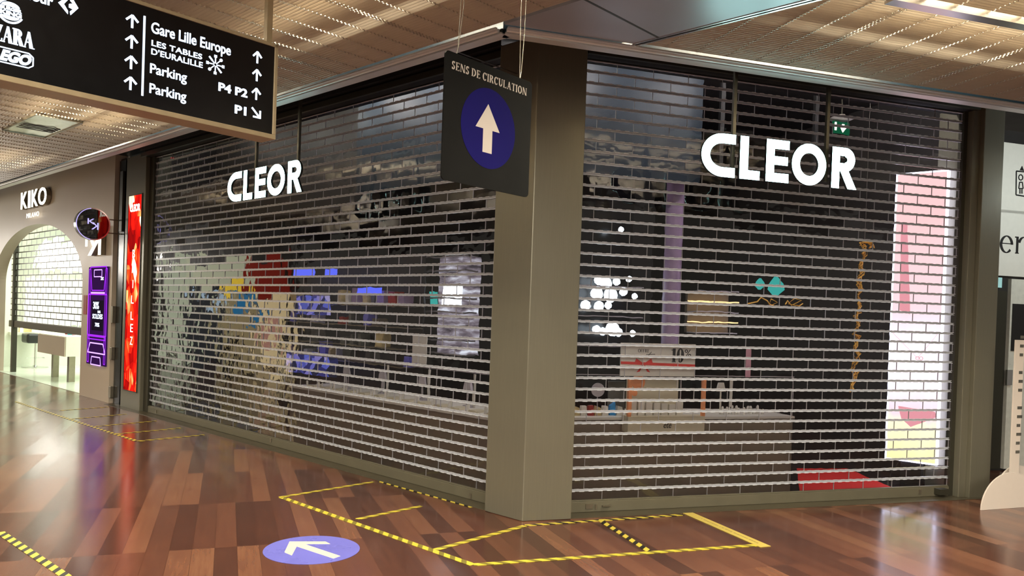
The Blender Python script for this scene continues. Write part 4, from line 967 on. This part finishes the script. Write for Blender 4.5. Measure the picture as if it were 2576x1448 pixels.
# pink light box, turned a little
def at_depth(x, y, dpt): r = ray(x, y); r = r/r.y*dpt; return Vector((r.x, r.y, r.z+H))
n1_ = -.16
sR1, zR1 = FR.hit(2386, 428, -.12); pR = FR.w(sR1, -.12, 0)
kk = 715/745.0
pRd = pR.y; L0 = at_depth(2235, 790, pRd/kk*1.0); 
th = math.atan2(pR.y-L0.y, pR.x-L0.x); FP = Frame(L0.x, L0.y, th)
z_t = (FP.hit(2248, 437, 0)[1]+FP.hit(2385, 428, 0)[1])/2; z_b = (FP.hit(2222, 1152, 0)[1]+FP.hit(2357, 1171, 0)[1])/2
wB = (pR-Vector((L0.x, L0.y, 0))).length
t = thing('light_box', 'tall glowing pink poster light box behind the right shutter', 'light box', FP, (0, 0, z_b))
g = MB(); g.box(.012, wB-.012, -.12, 0, z_b+.012, z_t-.012); part(t, 'poster', g, MT['pink'])
g = MB(); g.box(0, .014, -.12, .004, z_b, z_t); g.box(wB-.014, wB, -.12, .004, z_b, z_t); g.box(0, wB, -.12, .004, z_b, z_b+.014); g.box(0, wB, -.12, .004, z_t-.014, z_t); part(t, 'frame', g, MT['lbframe'])
def lp(x, y): return FP.hit(x, y, .003)
g = MB(); g.prism([lp(2255, 1020), lp(2350, 1035), lp(2355, 1048), lp(2287, 1073), lp(2262, 1050)], .002, .005); g.prism([lp(2262, 560), lp(2278, 560), lp(2285, 790), lp(2258, 780)], .001, .003); part(t, 'print', g, MT['pinkskin'])
g = MB(); cc = lp(2305, 900); g.ring(cc[0], cc[1], .012, .016, .002, .005, 20); g.ring(cc[0]+.03, cc[1], .012, .016, .002, .005, 20)
g.stroke([lp(2240, 835), cc], .002, .002, .004); g.stroke([cc, lp(2358, 838)], .002, .002, .004); part(t, 'necklace_print', g, MT['pinkskin'])
g = MB(); g.box(wB*.3, wB*.7, -.1, -.02, 0, z_b); part(t, 'foot', g, MT['black'])
# exit sign
s, z = FR.hit(2108, 322, -.9); t = thing('exit_sign', 'green hanging exit sign with a white arrow high in the dark shop', 'sign', FR, (s, -.9, z-.1))
g = MB(); g.box(s-.10, s+.09, -.905, -.895, z-.07, z+.05); part(t, 'panel', g, MT['green'])
g = MB(); g.prism([(s+.005, z+.03), (s+.035, z+.03), (s+.035, z-.01), (s+.055, z-.01), (s+.02, z-.055), (s-.015, z-.01), (s+.005, z-.01)], -.895, -.892); part(t, 'arrow', g, MT['kletter']); g = MB(); g.box(s-.08, s-.06, -.895, -.892, z-.04, z+.04); part(t, 'door_symbol', g, MT['kletter'])
g = MB(); g.lathe((s, -.9, z+.07), [(.1, 0), (.12, .012), (.04, .03), (.03, .05)], 24); part(t, 'mount', g, MT['whitelit' if False else 'white'], smooth=True)
g = MB(); g.tube([(s, -.9, z+.1), (s, -.9, 3.82)], .006, 8); part(t, 'rod', g, MT['pillar2'])
# high bulkheads behind the shutters (their blue grey stands in for bluish reflections on the panes)
def bulk(fr, s0, s1, n, z0, z1, nm, m='bulk'):
    g = MB(); g.box(s0, s1, n-.1, n, z0, z1); solo(nm, g, MT[m], fr, (s0, n, z0), kind='structure')
bulk(FR, .3, 1.9, -1.0, 2.75, 3.82, 'trim_13'); bulk(FL, -3.2, -.35, -.7, 2.72, 3.82, 'trim_14')
bulk(FL, -6.7, -3.3, -.9, 2.6, 3.82, 'trim_15', 'shopwall')
for x in (1811, 2046):
    s, _ = FR.hit(x, 270, -.88); g = MB(); g.box(s-.02, s+.02, -.9, -.86, 2.8, 3.81); solo('ceiling_post', g, MT['black'], FR, (s, -.88, 2.8), 'thin dark ceiling post high behind the right shutter, %s' % ('left one' if x < 1900 else 'right one'), 'post')

# ------------------------------------------------------------------ inside, left-hand window
def lb_(name, x0, y0, x1, y1, n, d, m, label, cat, zmin=None, group=None): return rb(name, x0, y0, x1, y1, n, d, m, label, cat, FL, zmin, group=group)
NO = 4.2
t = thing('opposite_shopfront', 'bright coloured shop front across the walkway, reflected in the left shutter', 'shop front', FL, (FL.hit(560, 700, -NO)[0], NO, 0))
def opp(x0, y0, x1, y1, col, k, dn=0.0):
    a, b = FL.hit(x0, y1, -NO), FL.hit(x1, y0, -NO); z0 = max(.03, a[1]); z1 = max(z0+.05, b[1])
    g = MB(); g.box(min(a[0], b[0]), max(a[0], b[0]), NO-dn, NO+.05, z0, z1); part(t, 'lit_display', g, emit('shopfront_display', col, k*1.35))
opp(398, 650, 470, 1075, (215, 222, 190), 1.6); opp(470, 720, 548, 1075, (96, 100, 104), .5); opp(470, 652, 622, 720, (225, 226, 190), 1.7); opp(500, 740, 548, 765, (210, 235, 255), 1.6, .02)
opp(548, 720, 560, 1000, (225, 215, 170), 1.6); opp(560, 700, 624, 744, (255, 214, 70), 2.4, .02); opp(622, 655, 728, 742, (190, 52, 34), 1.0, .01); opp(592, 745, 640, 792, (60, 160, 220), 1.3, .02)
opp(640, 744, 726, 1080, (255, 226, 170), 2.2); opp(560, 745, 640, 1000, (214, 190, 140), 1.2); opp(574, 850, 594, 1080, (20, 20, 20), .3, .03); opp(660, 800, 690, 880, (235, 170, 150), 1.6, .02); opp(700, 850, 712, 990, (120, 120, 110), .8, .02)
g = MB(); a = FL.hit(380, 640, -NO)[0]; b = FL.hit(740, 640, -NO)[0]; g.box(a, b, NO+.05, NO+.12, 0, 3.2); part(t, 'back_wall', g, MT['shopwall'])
s, z = FL.hit(411, 580, -.2); g = MB(); text(g, 'K', s-.06, z-.1, s+.1, z+.1, -.2, -.19); solo('sign_reflection', g, MT['bluelit'], FL, (s, -.2, z-.1), 'small violet glowing letter added for the reflection of the round sign, far left edge of the left shutter', 'sign')  # reflection of the round sign, added as a glowing letter
for (x0, y0, x1, y1, l) in ((754, 676, 800, 698, 'blue lit sign high behind the left shutter, left of the pair'), (832, 676, 856, 694, 'blue lit sign high behind the left shutter, right of the pair'), (914, 724, 966, 740, 'long low blue lit sign in the middle of the left shutter')):
    lb_('blue_light', x0, y0, x1, y1, -1.0, .05, 'bluelit', l, 'sign')
lb_('video_screen', 735, 892, 856, 932, -.9, .05, 'bluescreen', 'wide blue picture screen behind the left shutter above the jewellery', 'screen')
lb_('picture_screen', 760, 745, 840, 790, -1.0, .05, 'bluescreen', 'smaller dim blue picture screen above the wide screen', 'screen')
a, b = FL.hit(1083, 885, -1.5), FL.hit(1186, 645, -1.5)
t = thing('lit_showcase', 'white lit glass showcase seen through the left shutter near the pillar', 'showcase', FL, (a[0], -1.5, a[1]))
g = MB(); g.box(a[0], b[0], -1.75, -1.7, a[1], b[1]); part(t, 'back', g, emit('showcase_glow', (190, 190, 200), 1.0, tex_case))
for i in range(8): z = a[1]+(b[1]-a[1])*i/7; g = MB(); g.box(a[0], b[0], -1.7, -1.5, z-.008, z+.008); part(t, 'glass_shelf', g, MT['glass'])
g = MB(); p, q = FL.hit(1130, 770, -1.6), FL.hit(1172, 715, -1.6); g.box(p[0], q[0], -1.64, -1.6, p[1], q[1]); part(t, 'lamp', g, MT['whitelit'])
a, b = FL.hit(1098, 770, -1.6), FL.hit(1112, 735, -1.6); g = MB(); g.box(a[0], b[0], -1.64, -1.6, a[1], b[1]); part(t, 'lamp', g, MT['teal'])
t = thing('wall_shelf', 'dark wall shelves full of small boxes behind the left shutter', 'shelf', FL, (FL.hit(880, 880, -1.1)[0], -1.1, 0))
sa, sb = FL.hit(735, 880, -1.1)[0], FL.hit(1042, 880, -1.1)[0]
g = MB(); g.box(sa, sb, -1.32, -1.3, 0, 2.1); part(t, 'back_panel', g, MT['shopwall'])
rows = [FL.hit(880, y, -1.1)[1] for y in (765, 815, 865, 905)]
for z in rows: g = MB(); g.box(sa, sb, -1.3, -1.08, z-.012, z); part(t, 'shelf_board', g, MT['steel'])
cl = ['grey', 'purplecol', 'cab', 'red', 'white', 'beige', 'stkblue', 'grey', 'greymetal', 'cab']
for r, z in enumerate(rows):
    x = sa+.06
    while x < sb-.12:
        w = random.uniform(.06, .15); h = random.uniform(.08, .2)
        if random.random() < .8:
            g = MB(); g.prism([(x, z), (x+w, z), (x+w-.01, z+h), (x+.012, z+h)], -1.25, -1.12)
            solo('gift_box', g, MT[random.choice(cl)], FL, (x+w/2, -1.12, z), 'small box on the %s shelf behind the left shutter' % ('top', 'second', 'third', 'lowest')[r], 'box', 'small boxes on the %s dark shelf' % ('top', 'second', 'third', 'lowest')[r])
        x += w+random.uniform(.03, .1)
spots_ = [(-3.1, -.75), (-2.2, -.75)]
lb_('price_board', 1041, 846, 1078, 912, -.35, .01, 'white', 'white upright board with brown print above the left counter', 'board')
# counter
nK = -.22
p0, p1 = FL.hit(735, 968, nK), FL.hit(1235, 1050, nK); zK = (p0[1]+p1[1])/2
t = thing('display_counter', 'long taupe jewellery counter with pale trays behind the left shutter', 'counter', FL, (p0[0], nK, 0))
g = MB(); g.slab([(p0[0], nK), (-.2, nK), (-.55, nK-.6), (p0[0], nK-.6)], 0, zK-.02); part(t, 'cabinet', g, MT['cab'])
g = MB(); g.slab([(p0[0], nK+.015), (-.2, nK+.015), (-.55, nK-.6), (p0[0], nK-.6)], zK-.02, zK); part(t, 'shelf', g, MT['white'])
t = thing('glass_case', 'low glass case front standing on the left-hand counter', 'glass case', FL, (p0[0], nK, zK))
for s in (p0[0]+.01, -2.6, -1.3): g = MB(); g.box(s-.004, s+.004, nK-.004, nK, zK, zK+.355); part(t, 'case_post', g, MT['glass'])
g = MB(); g.box(p0[0], -.3, nK-.01, nK, zK+.345, zK+.355); part(t, 'case_rail', g, MT['glass'])
def bust(s, n, z, label):
    t = thing('necklace_bust', label, 'display bust', FL, (s, n, z), group='busts on the left counter')
    g = MB(); g.prism([(-.05+s, z+.15), (.05+s, z+.15), (.03+s, z+.25), (-.03+s, z+.25)], n-.03, n); part(t, 'bust', g, MT['glass'])
    g = MB(); g.box(s-.008, s+.008, n-.02, n-.008, z+.02, z+.15); g.box(s-.04, s+.04, n-.05, n+.01, z, z+.02); part(t, 'stand', g, MT['glass']); return t
ls = ['leftmost of the pale busts on the left counter', 'second pale bust from the left on the left counter', 'third pale bust from the left on the left counter', 'pale bust on the left counter nearest the pillar']
for x, l in zip((876, 966, 1066, 1180), ls): bust(FL.hit(x, 990, nK-.3)[0], nK-.3, zK, l)
for x in (982, 1086, 1200):
    s, _ = FL.hit(x, 960, nK-.35); g = MB(); g.box(s-.012, s+.012, nK-.36, nK-.35, zK, zK+.3)
    solo('white_post', g, MT['white'], FL, (s, nK-.35, zK), {982: 'left thin white post in the left glass case', 1086: 'middle thin white post in the left glass case', 1200: 'right thin white post in the left glass case'}[x], 'post')
s_ = p0[0]+.15; i = 0
while s_ < -.4:
    k = i % 3; n = nK-.12-.05*k
    if k == 1:
        g = MB(); g.prism([(s_-.06, zK), (s_+.06, zK), (s_+.05, zK+.018), (s_-.05, zK+.018)], n-.08, n+.05); solo('display_tray', g, MT['cream'], FL, (s_, n, zK), 'low pale jewellery tray on the left counter', 'tray', 'trays on the left counter')
    else:
        g = MB(); h = random.uniform(.03, .06); g.lathe((s_, n, zK), [(.014, 0), (.012, h), (.006, h+.012)], 10); solo('ring_stand', g, MT['white'], FL, (s_, n, zK), 'small pale ring stand on the left counter', 'stand', 'ring stands on the left counter', smooth=True)
    s_ += .075; i += 1

# ------------------------------------------------------------------ lobby right of the right shutter
nW = -.9
g = MB(); g.box(4.2, 9, nW-.1, nW, 0, 3.6); solo('wall_far', g, MT['shopwall'], FR, (4.3, nW, 0), kind='structure')
def lob(name, x0, y0, x1, y1, d, m, label, cat, n=nW): 
    a, b = FR.hit(x0, y1, n+d), FR.hit(x1, y0, n+d); g = MB(); g.box(a[0], b[0], n, n+d, a[1], b[1]); return solo(name, g, MT[m], FR, (a[0], n, a[1]), label, cat)
a, b = FR.hit(2500, 534, nW+.03), FR.hit(2640, 372, nW+.03)
t = thing('wall_sign', 'upper white wall panel with black lift pictogram', 'sign', FR, (a[0], nW, a[1]))
g = MB(); g.box(a[0], a[0]+1.3, nW, nW+.03, a[1]+.01, b[1]); part(t, 'panel', g, MT['white'])
def hs(x, y): return FR.hit(x, y, nW+.033)
g = MB(); n0_, n1_ = nW+.03, nW+.034
P = [hs(2557, 430), hs(2600, 434), hs(2600, 497), hs(2556, 490), hs(2557, 430)]; g.stroke(P, .014, n0_, n1_)
c = hs(2568, 446); g.ring(c[0], c[1], .022, .034, n0_, n1_, 20)
g.stroke([hs(2565, 458), hs(2572, 458), hs(2574, 474), hs(2563, 474), hs(2565, 458)], .012, n0_, n1_); g.stroke([hs(2566, 474), hs(2566, 487)], .014, n0_, n1_); g.stroke([hs(2571, 474), hs(2571, 487)], .014, n0_, n1_)
p = hs(2571, 424); g.prism([(p[0]-.03, p[1]-.02), (p[0]+.03, p[1]-.02), (p[0], p[1]+.03)], n0_, n1_); part(t, 'pictogram', g, MT['inkdark'])
a, b = FR.hit(2500, 694, nW+.03), FR.hit(2640, 538, nW+.03)
t = thing('wall_sign', 'lower white wall panel with large black serif letters cut off', 'sign', FR, (a[0], nW, a[1]))
g = MB(); g.box(a[0], a[0]+1.3, nW, nW+.03, a[1]+.01, b[1]+.0); part(t, 'panel', g, MT['white'])
q0, q1 = hs(2514, 634), hs(2549, 594); k_ = (q1[0]-q0[0])/.64; g = MB(); serif(g, 'cen', q0[0]-.72*k_, q0[1], q0[0]+1.52*k_, q1[1], n0_, n1_, tk=.17); part(t, 'lettering', g, MT['inkdark'])
# glass and metal front beneath
t = thing('lift_front', 'brushed metal lift front with a dark notice behind the standing card', 'lift', FR, (hs(2540, 1200)[0], nW, 0))
a, b = hs(2523, 1180), hs(2525, 700)
g = MB(); g.box(a[0], a[0]+1.0, nW, nW+.04, .02, b[1]); part(t, 'metal_panel', g, MT['greymetal'])
a2 = hs(2500, 1180); g = MB(); g.box(a2[0]-.2, a[0]-.03, nW, nW+.02, .02, hs(2510, 730)[1]); part(t, 'glass_panel', g, MT['glass' if False else 'pillar2'])
p, q = hs(2500, 722), hs(2522, 698); g = MB(); g.box(p[0], q[0], nW+.02, nW+.03, p[1], q[1]); part(t, 'lit_window', g, emit('lift_light', (170, 220, 215), .8))
p, q = FR.hit(2544, 882, nW+.05), FR.hit(2600, 766, nW+.05); g = MB(); g.box(p[0], q[0], nW+.04, nW+.05, p[1], q[1]); part(t, 'notice', g, MT['inkdark'])
p, q = FR.hit(2533, 968, nW+.06), FR.hit(2548, 930, nW+.06); g = MB(); g.box(p[0], q[0], nW+.04, nW+.06, p[1], q[1]); part(t, 'call_button', g, MT['alu'])
# standee
gx = ground(2538, 1272); g2 = ground(2450, 1252)
FT = Frame(gx[0], gx[1], math.radians(20))
t = thing('standing_card', 'tall narrow white cardboard standee with printed lines on a round foot', 'standee', FT, (0, 0, 0))
p = FT.hit(2540, 850, 0); g = MB(); pt = FT.hit(2573, 855, 0)
g.prism([(0, .0), (.16, .0), (.16, pt[1]), (p[0], p[1]), ], -.012, 0) if False else g.box(0, pt[0]-0+.02, -.012, 0, 0, pt[1]); part(t, 'board', g, MT['signwhite'])
g = MB(); zz = .55
for k in range(14):
    z = 1.42-.075*k
    if k in (3, 7): continue
    g.box(.05, .05+random.uniform(.035, .06), 0, .002, z, z+.025)
part(t, 'print', g, MT['grey'])
a = FT.hit(2448, 1262, .0)
R = abs(a[0]); g = MB(); g.prism([(-R+.02+ (R*1.6)*.5*(1-math.cos(PI*i/24)), .30*math.sin(PI*i/24)) for i in range(25)], .05, .062); part(t, 'foot', g, MT['signwhite'])
g = MB(); g.prism([(.16-.27*math.cos(PI*i/24), .33*math.sin(PI*i/24)) for i in range(25)], -.07, -.058); part(t, 'foot', g, MT['signwhite'])

# ------------------------------------------------------------------ light
def area(name, loc, sx_, sy_, e, col, rot=(0, 0, 0), th=0):
    l = bpy.data.lights.new(name, 'AREA'); l.shape = 'RECTANGLE'; l.size = sx_; l.size_y = sy_; l.energy = e; l.color = col
    o = bpy.data.objects.new(name, l); COL.objects.link(o); o.location = loc; o.rotation_euler = (rot[0], rot[1], th); return o
warm = (1, .88, .64); neutral = (1, .92, .78); cool = (.8, .95, 1)
for (x, y, e) in ((860, 20, 130), (60, 60, 130), (170, 262, 110), (330, 300, 60), (30, 400, 90)):
    gx_ = ground(x, y, ZC); area('plenum_lamp', (gx_[0], gx_[1], ZC+.32), 1.3, .12, e*1.2, warm, th=THL)
for (x, y, e) in ((2330, 70, 120), (2480, 110, 110), (2560, 20, 110)):
    gx_ = ground(x, y, ZC); area('plenum_lamp', (gx_[0], gx_[1], ZC+.32), 1.3, .12, e*1.2, warm, th=THR)
# lamps above the slats behind and beside the camera
for (x, y) in ((-1.5, 1.5), (1.5, 1.2), (-4.5, 3), (-6, 6), (-9, 8.5), (3.5, 2.5), (0, -1.5)):
    area('plenum_lamp', (x, y, ZC+.6), 1.5, .6, 130, neutral)
# unseen fill lights behind the camera, added to brighten the facades
for (x, y, z, e) in ((-7, -6, 5.5, 900), (3, -8, 5.5, 900)):
    o = area('hall_fill', (x, y, z), 5 if x > -10 else 2, 3 if x > -10 else .6, e, (1, .92, .78)); o.rotation_euler = (Vector((0, 6, 1.2) if x > -10 else (-7, 12.5, 1.6))-Vector((x, y, z))).to_track_quat('-Z', 'Y').to_euler()
lk = FL.w(-18.5, 3.0, 2.6); o = area('hall_fill', lk, 3.0, .8, 110, (1, .93, .84)); o.rotation_euler = (FL.w(-10.5, .1, 1.5)-lk).to_track_quat('-Z', 'Y').to_euler()  # unseen fill light added to brighten the beige shop wall
def spotlamp(loc, e, col, r=.04):
    l = bpy.data.lights.new('unseen_lamp', 'POINT'); l.energy = e; l.color = col; l.shadow_soft_size = r
    o = bpy.data.objects.new('unseen_lamp', l); COL.objects.link(o); o.location = loc
for s_, n_, e in ((.9, -.3, 26), (1.9, -.3, 26), (2.9, -.3, 34), (1.4, -1.3, 22)): spotlamp(FR.w(s_, n_, 3.74), e, (1, .92, .88))
for s_, n_, e in ((-.9, -.3, 26), (-2.0, -.3, 26), (-2.9, -.3, 24), (-2.0, -1.2, 22)): spotlamp(FL.w(s_, n_, 3.74), e, (1, .93, .86))
for s_, e in ((-6.2, 9), (-5.0, 9), (-3.9, 9)): spotlamp(FL.w(s_, -.2, 3.74), e, (1, .96, .82))
area('shop_lamp', FL.w(-11.5, -1.8, 3.28), 6, 2.5, 250, (.95, 1, .9), th=THL)
spotlamp(FR.w(5.6, .5, 2.9), 60, (.9, 1, .98))  # unseen light added to brighten the dark lobby wall
w = bpy.data.worlds.new('world'); SC.world = w; w.use_nodes = True
w.node_tree.nodes['Background'].inputs[0].default_value = (1, .9, .76, 1); w.node_tree.nodes['Background'].inputs[1].default_value = .19

SC.view_settings.view_transform = 'Standard'; SC.view_settings.look = 'None'; SC.view_settings.gamma = 1; SC.view_settings.exposure = 0
SC.view_settings.use_curve_mapping = False
SC.cycles.max_bounces = 8; SC.cycles.transparent_max_bounces = 16; SC.cycles.transmission_bounces = 8
SC.cycles.use_denoising = True; SC.cycles.sample_clamp_indirect = 6
